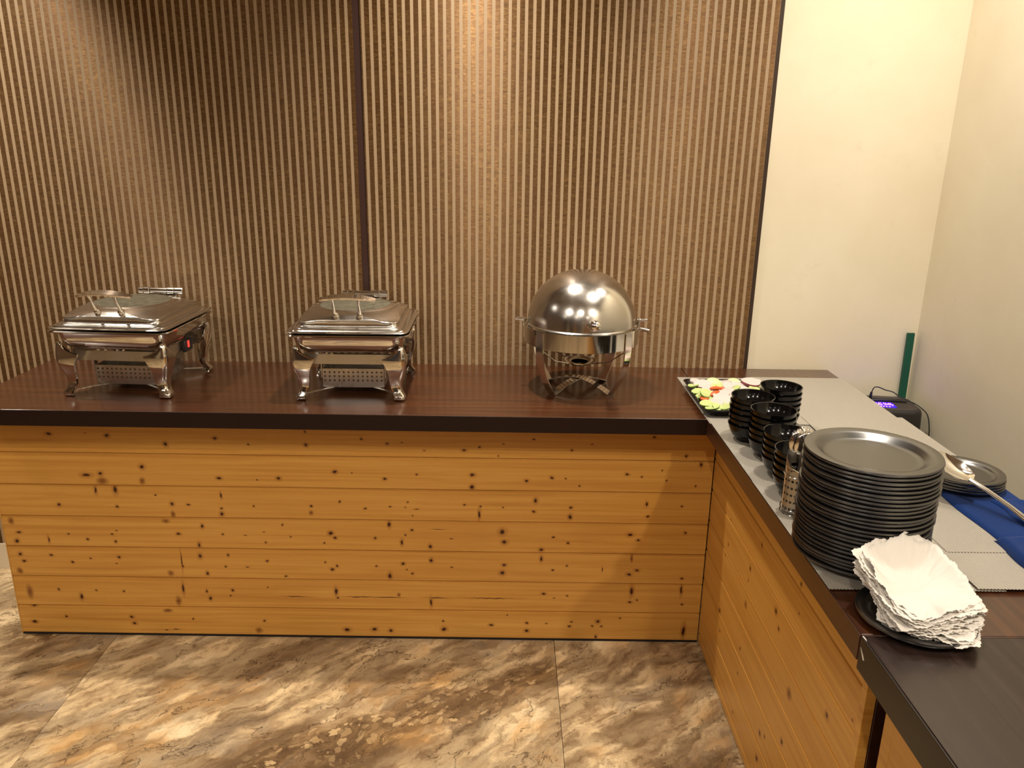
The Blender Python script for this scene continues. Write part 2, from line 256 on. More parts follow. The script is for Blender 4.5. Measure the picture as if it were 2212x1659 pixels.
M = {}
M['chrome'] = chrome('polished_steel', 0.10)
M['lid'] = chrome('lid_steel', 0.20, (0.70, 0.67, 0.62, 1))
M['dome'] = chrome('dome_steel', 0.20, (0.66, 0.635, 0.595, 1))
M['cup'] = chrome('perforated_cup_steel', 0.42, (0.50, 0.47, 0.43, 1))
M['steel'] = chrome('sheet_steel', 0.28, (0.70, 0.67, 0.62, 1))
M['walnut'] = walnut('walnut_laminate_long', 'x')
M['walnut_y'] = walnut('walnut_laminate_arm', 'y')
M['walnut_edge'] = simple('walnut_edge_band', sr(34, 15, 8), 0.5, spec=0.3, var=0.3)
M['walnut_edge_y'] = walnut('walnut_edge_band_arm', 'y', (0.95, 0.9, 0.9), 0.4)
M['wenge'] = walnut('dark_wenge_laminate', 'y', (0.66, 0.90, 1.62), 0.26)
M['wenge_edge'] = walnut('dark_wenge_edge', 'y', (0.40, 0.58, 1.06), 0.4)
M['dark_gap'] = simple('matt_dark_brown', sr(24, 14, 10), 0.8)  # very dark matt brown for backing boards, base strip and recess
M['black_mel'] = simple('matt_black_melamine', sr(16, 15, 15), 0.27, spec=0.5, bump=(180, 0.05, 0.0003), IOR=2.3)
M['black_gloss'] = simple('glossy_black_melamine', sr(11, 10, 10), 0.13, spec=0.32)
M['black_plastic'] = simple('black_plastic', sr(34, 31, 30), 0.5, bump=(300, 0.1, 0.0004))
M['rubber'] = simple('black_cable', sr(18, 16, 16), 0.55)
M['napkin'] = simple('white_tissue', sr(222, 216, 208), 0.85, spec=0.1, bump=(90, 0.12, 0.0006))
M['blue'] = simple('blue_microfibre', sr(14, 50, 112), 0.95, spec=0.1, bump=(500, 0.6, 0.001), var=0.35)
M['blue'].node_tree.nodes['Principled BSDF'].inputs['Sheen Weight'].default_value = 0.1
M['green'] = simple('green_painted_wood', sr(8, 92, 70), 0.5, bump=(60, 0.2, 0.0008), var=0.35)
M['white_chip'] = simple('bare_chip', sr(225, 215, 200), 0.8)
M['carrot'] = simple('carrot', sr(214, 92, 30), 0.45, var=0.3)
M['onion'] = simple('onion_flesh', sr(216, 196, 190), 0.35, var=0.12)
M['onion_skin'] = simple('red_onion_rim', sr(150, 62, 84), 0.4, var=0.3)
M['cuc'] = simple('cucumber_flesh', sr(190, 204, 134), 0.35, var=0.15)
M['cuc_skin'] = simple('cucumber_skin', sr(126, 164, 66), 0.4, var=0.4)

# smoky glass window of the chafing dishes
t = NT('misted_glass'); v = t.coord(); n1 = t.noise(v, 60, 5, 0.7); t.l(t.ramp(n1, [(0.3, sr(70, 66, 52)), (0.7, sr(120, 116, 98))]), t.b.inputs['Base Color'])
t.set(Roughness=0.45); t.b.inputs['Transmission Weight'].default_value = 0.2; t.b.inputs['Coat Weight'].default_value = 0.15; t.b.inputs['Coat Roughness'].default_value = 0.06; M['glass'] = t.m

# cream plaster
t = NT('cream_plaster'); v = t.coord((1, 1, 1)); n1 = t.noise(v, 2.2, 5, 0.6); n2 = t.noise(v, 9, 6, 0.7)
c = t.ramp(n1, [(0.35, sr(233, 222, 196)), (0.65, sr(240, 231, 208))]); c = t.mix(t.ramp(n2, [(0.60, (0, 0, 0)), (0.78, (0.22, 0.22, 0.22))]), c, sr(196, 184, 160))
t.l(c, t.b.inputs['Base Color']); t.set(Roughness=0.6); t.b.inputs['Specular IOR Level'].default_value = 0.25; t.bump(t.noise(v, 40, 4), 0.12, 0.0015); M['plaster'] = t.m

# striped embossed wallpaper (object space x = across)
t = NT('striped_wallpaper'); tc = t.n('ShaderNodeTexCoord'); sx, sy, sz = t.sep(tc.outputs['Object'])[:3]
ph = t.math('FRACT', t.math('MULTIPLY', t.math('ADD', sx, 0.0), 1/0.02455))
st = t.math('COMPARE', ph, 0.5); st.node.inputs[2].default_value = 0.195
v = t.coord((70, 1, 260)); n1 = t.noise(v, 1, 4, 0.7, 0.5)
v2 = t.coord((26, 1, 7)); n2 = t.noise(v2, 1, 3, 0.6)
v3 = t.coord((14, 1, 420)); n3 = t.noise(v3, 1, 2, 0.6)
br = t.ramp(n1, [(0.3, sr(80, 55, 28)), (0.5, sr(116, 85, 47)), (0.72, sr(148, 115, 72))])
br = t.mix(t.ramp(n2, [(0.35, (0.5, 0.5, 0.5)), (0.65, (0, 0, 0))]), br, sr(100, 68, 40))
be = t.mix(n3, sr(172, 148, 118), sr(160, 136, 106))
t.l(t.mix(st, br, be), t.b.inputs['Base Color'])
inv = t.math('SUBTRACT', 1.0, st)
t.l(t.math('MULTIPLY', inv, 0.62), t.b.inputs['Metallic'])
t.set(Roughness=0.5); t.b.inputs['Specular IOR Level'].default_value = 0.6
t.l(t.math('ADD', t.math('MULTIPLY', inv, 0.45), 0.5), t.b.inputs['Anisotropic'])
tg = t.n('ShaderNodeCombineXYZ'); tg.inputs[2].default_value = 1.0; t.l(tg.outputs[0], t.b.inputs['Tangent'])
h = t.math('ADD', t.math('MULTIPLY', n1, 0.8), t.math('MULTIPLY', n3, 0.4)); hh = t.math('MULTIPLY', h, t.math('SUBTRACT', 1.0, t.math('MULTIPLY', st, 0.9)))
t.bump(hh, 0.28, 0.0008); M['wallpaper'] = t.m

# placemat: 45 degree rib weave
t = NT('woven_vinyl'); v = t.coord((1, 1, 1), rot=(0, 0, PI/4)); wv = t.n('ShaderNodeTexWave', wave_type='BANDS', bands_direction='Y', wave_profile='SIN')
t.l(v, wv.inputs['Vector']); wv.inputs['Scale'].default_value = 75.0; wv.inputs['Distortion'].default_value = 0.15
wv2 = t.n('ShaderNodeTexWave', wave_type='BANDS', bands_direction='X', wave_profile='SIN'); t.l(v, wv2.inputs['Vector']); wv2.inputs['Scale'].default_value = 150.0
cc = t.ramp(wv.outputs['Fac'], [(0.28, sr(74, 68, 60)), (0.55, sr(206, 199, 186))])
cc = t.mix(t.math('MULTIPLY', wv2.outputs['Fac'], 0.2), cc, sr(150, 142, 128))
t.l(cc, t.b.inputs['Base Color']); t.set(Roughness=0.42)
t.bump(t.math('ADD', wv.outputs['Fac'], t.math('MULTIPLY', wv2.outputs['Fac'], 0.3)), 0.6, 0.0008); M['mat'] = t.m

def led_mat():
    t = NT('violet_led'); t.set(Base_Color=(0.02, 0.01, 0.1, 1)); t.b.inputs['Emission Color'].default_value = (0.20, 0.06, 1.0, 1); t.b.inputs['Emission Strength'].default_value = 15
    return t.m
M['led'] = led_mat()
t = NT('red_led'); t.b.inputs['Emission Color'].default_value = (1.0, 0.03, 0.02, 1); t.b.inputs['Emission Strength'].default_value = 3; t.set(Base_Color=(0.2, 0, 0, 1)); M['red_led'] = t.m

def marble(name, off):
    """polished printed stone tile: diagonal flow, breccia pebbles in the dark bands, fine cracks"""
    t = NT(name); rot = -0.68
    tc = t.n('ShaderNodeTexCoord'); OB = tc.outputs['Object']
    mp = t.n('ShaderNodeMapping'); t.l(OB, mp.inputs[0]); mp.inputs['Location'].default_value = off
    warp = t.n('ShaderNodeTexNoise'); t.l(mp.outputs[0], warp.inputs['Vector']); warp.inputs['Scale'].default_value = 3.0; warp.inputs['Detail'].default_value = 6; warp.inputs['Roughness'].default_value = 0.65
    wm = t.n('ShaderNodeVectorMath', operation='MULTIPLY_ADD'); t.l(warp.outputs['Color'], wm.inputs[0]); wm.inputs[1].default_value = (0.16, 0.16, 0.16); t.l(mp.outputs[0], wm.inputs[2])
    def flow(sy):
        m1 = t.n('ShaderNodeMapping'); t.l(wm.outputs[0], m1.inputs[0]); m1.inputs['Rotation'].default_value = (0, 0, rot)
        m2 = t.n('ShaderNodeMapping'); t.l(m1.outputs[0], m2.inputs[0]); m2.inputs['Scale'].default_value = (1.0, sy, 1); return m2.outputs[0]
    W = flow(2.8); W2 = flow(1.6)
    big = t.noise(W, 1.9, 5, 0.6); fine = t.noise(W, 11, 9, 0.72); mid = t.noise(W, 4.5, 6, 0.62)
    rg = t.n('ShaderNodeTexNoise', noise_type='RIDGED_MULTIFRACTAL'); t.l(W, rg.inputs['Vector']); rg.inputs['Scale'].default_value = 3.4; rg.inputs['Detail'].default_value = 9; rg.inputs['Roughness'].default_value = 0.6; rg.inputs['Offset'].default_value = 0.9; rg.inputs['Gain'].default_value = 1.6
    # bands laid down where the printed stone has them (tile 2 is the one in the middle of the picture)
    dark = None
    for (cx, cy, rx, ry) in DARK_BANDS:
        m3 = t.n('ShaderNodeMapping', vector_type='TEXTURE'); m3.inputs['Location'].default_value = (cx, cy, 0); m3.inputs['Rotation'].default_value = (0, 0, 0.62); m3.inputs['Scale'].default_value = (rx, ry, 1)
        sw = t.n('ShaderNodeVectorMath', operation='MULTIPLY_ADD'); t.l(warp.outputs['Color'], sw.inputs[0]); sw.inputs[1].default_value = (0.20, 0.20, 0); t.l(OB, sw.inputs[2]); t.l(sw.outputs[0], m3.inputs[0])
        ln = t.n('ShaderNodeVectorMath', operation='LENGTH'); t.l(m3.outputs[0], ln.inputs[0])
        v_ = t.math('SUBTRACT', 1.0, ln.outputs['Value'], True); dark = v_ if dark is None else t.math('MAXIMUM', dark, v_)
    bb = t.math('SUBTRACT', t.math('ADD', big, t.math('MULTIPLY', t.math('SUBTRACT', mid, 0.5), 0.55)), t.math('MULTIPLY', dark, 0.26))
    base = t.ramp(bb, [(0.16, sr(78, 60, 40)), (0.31, sr(126, 102, 74)), (0.42, sr(172, 146, 110)), (0.53, sr(206, 180, 138)), (0.70, sr(222, 200, 162)), (0.85, sr(186, 174, 154))])
    base = t.mix(t.ramp(fine, [(0.36, (0.8, 0.8, 0.8)), (0.52, (0, 0, 0))]), base, sr(112, 84, 54))
    base = t.mix(t.ramp(fine, [(0.56, (0, 0, 0)), (0.72, (0.55, 0.55, 0.55))]), base, sr(230, 210, 172))
    gz = t.ramp(t.noise(W, 2.7, 6, 0.65, 0.4), [(0.55, (0, 0, 0)), (0.68, (0.7, 0.7, 0.7))]); base = t.mix(gz, base, sr(140, 128, 112))
    gold = t.ramp(t.noise(W2, 4.2, 5, 0.6, 0.4), [(0.54, (0, 0, 0)), (0.66, (0.6, 0.6, 0.6))]); base = t.mix(gold, base, sr(198, 152, 92))
    # pebbles
    pv = t.n('ShaderNodeVectorMath', operation='MULTIPLY_ADD'); w2 = t.n('ShaderNodeTexNoise'); t.l(mp.outputs[0], w2.inputs['Vector']); w2.inputs['Scale'].default_value = 30; w2.inputs['Detail'].default_value = 3
    t.l(w2.outputs['Color'], pv.inputs[0]); pv.inputs[1].default_value = (0.035, 0.035, 0); t.l(W2, pv.inputs[2])
    peb = t.n('ShaderNodeTexVoronoi', feature='F1'); t.l(pv.outputs[0], peb.inputs['Vector']); peb.inputs['Scale'].default_value = 30
    pe2 = t.n('ShaderNodeTexVoronoi', feature='F1'); t.l(pv.outputs[0], pe2.inputs['Vector']); pe2.inputs['Scale'].default_value = 11
    sz = t.sep(peb.outputs['Color']); thr = t.math('ADD', t.math('MULTIPLY', sz[1], 0.40), 0.18)
    inp = t.math('MULTIPLY', t.math('SUBTRACT', thr, peb.outputs['Distance']), 14.0, True)
    pc = t.mix(inp, t.mix(t.ramp(fine, [(0.4, (0, 0, 0)), (0.6, (1, 1, 1))]), sr(70, 50, 30), sr(138, 108, 72)), t.mix(sz[0], sr(132, 102, 66), sr(206, 176, 128)))
    sz2 = t.sep(pe2.outputs['Color']); thr2 = t.math('MULTIPLY', sz2[1], 0.36)
    inp2 = t.math('MULTIPLY', t.math('SUBTRACT', thr2, pe2.outputs['Distance']), 10.0, True)
    pc = t.mix(inp2, pc, t.mix(sz2[0], sr(168, 132, 88), sr(202, 176, 132)))
    zone = t.ramp(t.math('ADD', t.math('MULTIPLY', dark, 0.55), t.math('SUBTRACT', t.noise(W, 2.3, 5, 0.6), 0.5)), [(0.14, (0, 0, 0)), (0.30, (0.7, 0.7, 0.7))])
    base = t.mix(zone, base, pc)
    # ridges and cracks
    base = t.mix(t.ramp(rg.outputs['Fac'], [(0.62, (0, 0, 0)), (0.95, (0.45, 0.45, 0.45))]), base, sr(88, 66, 44))
    for sc_, wd in ((0.9, 0.0028), (1.7, 0.0022)):
        crn = t.noise(W, sc_, 7, 0.58); ck = t.ramp(t.math('ABSOLUTE', t.math('SUBTRACT', crn, 0.5)), [(0.0, (0.8, 0.8, 0.8)), (wd, (0, 0, 0))]); base = t.mix(ck, base, sr(62, 44, 28))
    t.l(base, t.b.inputs['Base Color']); t.set(Roughness=0.36); t.b.inputs['Specular IOR Level'].default_value = 0.35
    t.bump(fine, 0.08, 0.001)
    return t.m
DARK_BANDS = ((-0.28, -0.20, 0.62, 0.13), (0.05, -0.04, 0.30, 0.13), (-0.75, -0.47, 0.50, 0.07), (0.42, -0.42, 0.34, 0.12), (-1.42, 0.25, 0.2, 0.1))
# ================================================================== the room
XW, YB = 1.347, 0.5275
YF, XL0 = -4.6, -3.4
H, TH = 0.800, 0.046
fl = struct(boxo('floor', (XL0, XW, YF, YB+0.01, -0.06, -0.0035), M['dark_gap'], sm=0))
tx = [-3.4, -2.655, -1.262, 0.131, XW]; ty = [-4.6, -3.04, -1.30, 0.5375]
for i in range(4):
    for j in range(3):
        boxo('floor_tile', (tx[i]+0.0006, tx[i+1]-0.0006, ty[j]+0.0006, ty[j+1]-0.0006, -0.004, 0), marble('stone_tile', (i*3.1+j*1.7+TILE_OFF[i % 4], j*2.3+i*0.9, i+j*2.0)), fl, bev=0.0005)
struct(boxo('ceiling', (XL0, XW, YF, YB+0.01, CEIL, CEIL+0.1), simple('ceiling_paint', sr(150, 134, 112), 0.8), sm=0))
wb = struct(boxo('wall_back', (XL0, XW+0.1, YB+0.010, YB+0.13, -0.06, CEIL+0.1), M['plaster'], sm=0))
struct(boxo('wall_right', (XW, XW+0.12, YF, YB+0.010, -0.06, CEIL+0.1), M['plaster'], sm=0))
struct(boxo('wall_left', (XL0-0.12, XL0, YF, YB+0.13, -0.06, CEIL+0.1), simple('brown_wall_paint', sr(96, 72, 50), 0.7), sm=0))
struct(boxo('wall_front', (XL0-0.12, XW+0.12, YF-0.12, YF, -0.06, CEIL+0.1), simple('dark_wall_paint', sr(70, 50, 36), 0.7), sm=0))
wf = bpy.data.objects['wall_front']
for k_, (xa, xb, cc) in enumerate(((-3.0, -2.7, (205, 190, 160)), (-2.1, -1.7, (40, 28, 22)), (-1.45, -1.25, (190, 130, 60)), (-0.8, -0.35, (30, 34, 46)), (0.0, 0.12, (220, 205, 175)), (0.5, 0.95, (150, 96, 40)))):
    boxo('wall_panel', (xa, xb, YF+0.001, YF+0.03, 0.0, 2.3), simple('added_reflection_panel', sr(*cc), 0.6), wf, sm=0)  # unseen strips added so the polished steel reflects upright bands
struct(boxo('baseboard_back', (XL0, -1.58, YB-0.004, YB-0.0004, 0.0, 0.10), simple('cream_skirting', sr(225, 212, 185), 0.5), sm=0))
# wallpapered boards on the back wall
for (a, b) in ((-2.02, -0.5105), (-0.4885, 0.7695)):
    bm = bmesh.new(); box(bm, a, b, YB, YB+0.010, 0.0, CEIL-0.001, bev=0.0008); mk('wall_panel', bm, M['wallpaper'], wb, 0)
boxo('wall_panel', (-3.39, -2.04, YB, YB+0.010, 0.0, CEIL-0.001), M['wallpaper'], wb, sm=0)
boxo('joint_strip', (-0.5105, -0.4885, YB+0.004, YB+0.0105, 0.0, CEIL-0.001), simple('dark_joint_strip', sr(62, 34, 26), 0.5, var=0.3), wb, sm=0)
boxo('joint_strip', (-2.04, -2.02, YB+0.004, YB+0.0105, 0.0, CEIL-0.001), simple('dark_joint_strip', sr(62, 34, 26), 0.5, var=0.3), wb, sm=0)
struct(boxo('trim_1', (0.7695, 0.7825, YB+0.001, YB+0.0105, 0.0, CEIL-0.001), simple('dark_end_trim', sr(52, 34, 20), 0.5), sm=0))
# recessed ceiling lights; those furthest back are added for their light
for i, (lx, ly, pw, sp) in enumerate(DOWNLIGHTS):
    nm = ['near the back wall at the left', 'near the back wall in the middle', 'near the back wall at the right corner', 'over the plate stack', 'left in the room behind the viewer', 'straight behind the viewer', 'right behind the viewer', 'far back left, added to light the room', 'far back right, added to light the room', 'far left back corner, added to light the room', 'far left by the striped wall'][i]
    th_ = thing('ceiling_light', 'small round recessed ceiling downlight ' + nm, 'light', (lx, ly, CEIL-0.001))
    bm = bmesh.new(); lathe(bm, [(0.040, 0.0), (0.058, 0.0), (0.056, -0.006), (0.044, -0.008), (0.040, -0.004), (0.040, 0.0)], 32); mk('trim_ring', bm, simple('white_enamel', sr(235, 230, 220), 0.4), th_)

# ================================================================== long counter
ct = thing('buffet_counter', 'long knotty pine buffet counter with dark walnut top along the striped wall', 'counter', (0, 0, 0))
bm = bmesh.new(); box(bm, -1.567, 0.5575, 0.0012, YB-0.0005, H-TH, H, bev=0.0005); mk('countertop', bm, M['walnut'], ct, 30)
boxo('countertop_edge', (-1.567, 0.5225, -0.0008, 0.0012, H-TH, H-0.0006), M['walnut_edge'], ct, bev=0.0003)
q = 0.1037; RY = 0.1275
zt = [0.004] + [k*q for k in range(1, 7)] + [H-TH-0.0005]
for k in range(7):
    bm = bmesh.new(); box(bm, -1.5625, 0.5885, RY, RY+0.016, zt[k]+0.0007, zt[k+1]-0.0007)
    es = [e for e in bm.edges if abs(e.verts[0].co.y-RY) < 1e-5 and abs(e.verts[1].co.y-RY) < 1e-5 and abs(e.verts[0].co.x-e.verts[1].co.x) > 0.1]
    bmesh.ops.bevel(bm, geom=es, offset=0.0026, segments=2, affect='EDGES')
    mk('plank', bm, pine('knotty_pine', 'x', KNOTS[k], k*1.3+0.4), ct, 30)
boxo('backing_board', (-1.556, 0.585, RY+0.0145, RY+0.022, 0.003, H-TH-0.001), M['dark_gap'], ct, sm=0)
boxo('base_strip', (-1.5635, 0.5885, RY-0.0015, RY+0.004, 0.0, 0.0045), M['dark_gap'], ct, sm=0)
boxo('top_batten', (-1.5625, 0.5885, RY-0.004, RY-0.0004, H-TH-0.020, H-TH-0.0005), pine('pine_batten', 'x', [], 7.7), ct)
# left end of the counter: planks too
for k in range(7):
    boxo('end_plank', (-1.5635, -1.5475, RY+0.0165, 0.500, zt[k]+0.0009, zt[k+1]-0.0009), pine('knotty_pine', 'y', [(0.25+0.05*((k*3) % 5), zt[k]+0.05, 0.006, 0.006, 0)], k*2.1), ct, bev=0.0012)
boxo('corner_batten', (-1.567, -1.5637, RY+0.001, RY+0.030, 0.002, H-TH-0.001), pine('pine_batten', 'y', [], 3.3), ct)
boxo('rear_support', (-1.50, 0.54, 0.485, 0.505, 0.0, H-TH-0.001), M['dark_gap'], ct, sm=0)

# ================================================================== right arm counter
ar = thing('side_counter', 'knotty pine side counter running towards the viewer, covered with grey woven mats', 'counter', (0, 0, 0))
bm = bmesh.new(); prism(bm, [(0.5255, -0.9925), (1.057, -0.9925), (1.057, YB-0.0005), (0.5588, YB-0.0005), (0.5588, -0.001), (0.5255, -0.001)], H-TH, H)
bmesh.ops.bevel(bm, geom=bm.edges[:], offset=0.0005, segments=1, affect='EDGES'); mk('countertop', bm, M['walnut_y'], ar, 30)
boxo('countertop_edge', (0.5232, 0.5253, -0.9925, -0.0012, H-TH, H-0.001), M['walnut_edge_y'], ar, bev=0.0004)
boxo('countertop_edge', (0.5255, 1.057, -0.9950, -0.9927, H-TH, H-0.001), M['walnut_edge_y'], ar, bev=0.0004)
XP = 0.591; zy = [0.004, 0.033, 0.133, 0.233, 0.333, 0.433, 0.533, 0.633, H-TH-0.0005]
AK = dict(AKNOTS); AK[7] = []
for k in range(8):
    kn = AK.get(k-1, [])
    bm = bmesh.new(); box(bm, XP, XP+0.016, -0.902, RY-0.0005, zy[k]+0.0008, zy[k+1]-0.0008)
    es = [e for e in bm.edges if abs(e.verts[0].co.x-XP) < 1e-5 and abs(e.verts[1].co.x-XP) < 1e-5 and abs(e.verts[0].co.y-e.verts[1].co.y) > 0.1]
    bmesh.ops.bevel(bm, geom=es, offset=0.0026, segments=2, affect='EDGES')
    mk('plank', bm, pine('knotty_pine', 'y', kn, k*1.9+11), ar, 30)
boxo('top_batten', (XP-0.012, XP-0.0005, -0.905, RY-0.02, H-TH-0.045, H-TH-0.0006), pine('pine_batten', 'y', [(-0.55, 0.73, 0.004, 0.006, 0)], 5.1), ar, bev=0.001)
boxo('corner_post', (XP-0.003, XP+0.016, -0.921, -0.903, 0.0, H-TH-0.0006), pine('pine_batten', 'y', [], 9.1), ar, bev=0.001)
boxo('backing_board', (XP+0.0165, XP+0.024, -0.90, RY, 0.003, H-TH-0.001), M['dark_gap'], ar, sm=0)
boxo('end_board', (XP+0.017, 1.03, -0.922, -0.906, 0.0, H-TH-0.0006), walnut('dark_brown_end_board', 'y', (0.8, 0.7, 0.75), 0.45), ar, bev=0.0008)
boxo('far_end_board', (XP+0.03, 1.03, 0.46, 0.476, 0.0, H-TH-0.0006), M['walnut_y'], ar)
boxo('wall_side_board', (1.014, 1.030, -0.904, 0.458, 0.0, H-TH-0.0006), M['walnut_y'], ar)

# ================================================================== third counter section in the foreground
tb = thing('side_table', 'dark wenge topped pine table at the bottom right corner, nearest the viewer', 'table', (0, 0, 0))
bm = bmesh.new(); box(bm, 0.5265, 1.057, -2.30, -0.9965, H-0.058, H-0.0005, bev=0.0012); mk('tabletop', bm, M['wenge'], tb, 30)
boxo('tabletop_edge', (0.5238, 0.5263, -2.30, -0.9965, H-0.058, H-0.0015), M['wenge_edge'], tb, bev=0.0005)
for k in range(7):
    z0 = 0.004+k*0.1055; z1 = min(z0+0.1055, H-0.0585)
    boxo('plank', (0.601, 0.617, -2.26, -0.995, z0+0.0008, z1-0.0008), pine('pale_pine', 'y', [(-1.2-0.11*k, z0+0.05, 0.005, 0.005, 0)], k*1.1+23), tb, bev=0.0014)
boxo('corner_post', (0.6015, 0.630, -0.9945, -0.965, 0.0, H-0.0585), pine('pine_batten', 'y', [], 15.1), tb, bev=0.001)
boxo('end_board', (0.631, 1.03, -0.984, -0.968, 0.0, H-0.0585), walnut('dark_brown_end_board', 'y', (0.8, 0.7, 0.75), 0.45), tb, bev=0.0008)
boxo('wall_side_board', (1.014, 1.030, -2.26, -0.985, 0.0, H-0.0585), M['walnut_y'], tb)
boxo('near_end_board', (0.618, 1.013, -2.26, -2.244, 0.0, H-0.0585), M['walnut_y'], tb)
bm = bmesh.new()
for pts in (((0.5252, -0.9972), (0.5256, -1.004), (0.5264, -1.010), (0.5274, -1.004), (0.5266, -0.9972)),):
    prism(bm, pts, H-0.0012, H-0.0002)
mk('edge_chip', bm, M['white_chip'], tb, 0)
bm = bmesh.new()
vs = [bm.verts.new(p) for p in ((0.5234, -0.9995, H-0.018), (0.5234, -1.012, H-0.026), (0.5234, -1.016, H-0.031), (0.5234, -1.012, H-0.0325))]
vb = [bm.verts.new((v_.co.x+0.0006, v_.co.y, v_.co.z)) for v_ in vs]
bm.faces.new(vs); bm.faces.new(vb[::-1])
for i in range(4): bm.faces.new((vs[i], vs[(i+1) % 4], vb[(i+1) % 4], vb[i]))
mk('edge_chip', bm, M['white_chip'], tb, 0)

# ================================================================== placemats
def mat_piece(x0, x1, y0, y1, z, label, lift=None):
    bm = bmesh.new(); nx, ny = 6, 9; th = 0.0011
    g = {}
    for s in (0, 1):
        for i in range(nx+1):
            for j in range(ny+1):
                x = x0+(x1-x0)*i/nx; y = y0+(y1-y0)*j/ny; zz = z + s*th
                if lift: zz += lift(x, y)
                g[s, i, j] = bm.verts.new((x, y, zz))
    for i in range(nx):
        for j in range(ny):
            bm.faces.new((g[1, i, j], g[1, i+1, j], g[1, i+1, j+1], g[1, i, j+1])); bm.faces.new((g[0, i, j], g[0, i, j+1], g[0, i+1, j+1], g[0, i+1, j]))
    for i in range(nx):
        bm.faces.new((g[0, i, 0], g[0, i+1, 0], g[1, i+1, 0], g[1, i, 0])); bm.faces.new((g[0, i, ny], g[1, i, ny], g[1, i+1, ny], g[0, i+1, ny]))
    for j in range(ny):
        bm.faces.new((g[0, 0, j], g[1, 0, j], g[1, 0, j+1], g[0, 0, j+1])); bm.faces.new((g[0, nx, j], g[0, nx, j+1], g[1, nx, j+1], g[1, nx, j]))
    o = mk('placemat', bm, M['mat'], None, 30); tag(o, label, 'placemat', None); return o
Z0 = H+0.0002
mat_piece(0.5215, 0.822, -0.035, 0.409, Z0, 'grey woven placemat in the far corner under the black salad tray')
mat_piece(0.5245, 0.826, -0.432, 0.026, Z0+0.0013, 'grey woven placemat under the stacks of black bowls')
mat_piece(0.5225, 0.824, -0.869, -0.420, Z0+0.0026, 'grey woven placemat under the tall stack of dinner plates')
mat_piece(0.758, 1.0575, -0.045, 0.409, Z0+0.0039, 'grey woven placemat in the far right corner, nearest the back wall')
mat_piece(0.788, 1.0700, -0.37, 0.022, Z0+0.0052, 'grey woven placemat beside the speaker, jutting over the counter edge')
mat_piece(0.775, 1.0575, -0.869, -0.425, Z0+0.0065, 'grey woven placemat with its near edge at the bare strip of counter')
mat_piece(0.788, 1.0575, -0.7445, -0.30, Z0+0.0078, 'grey woven placemat lying on top, partly under the blue cloth')
ZM = Z0+0.0092
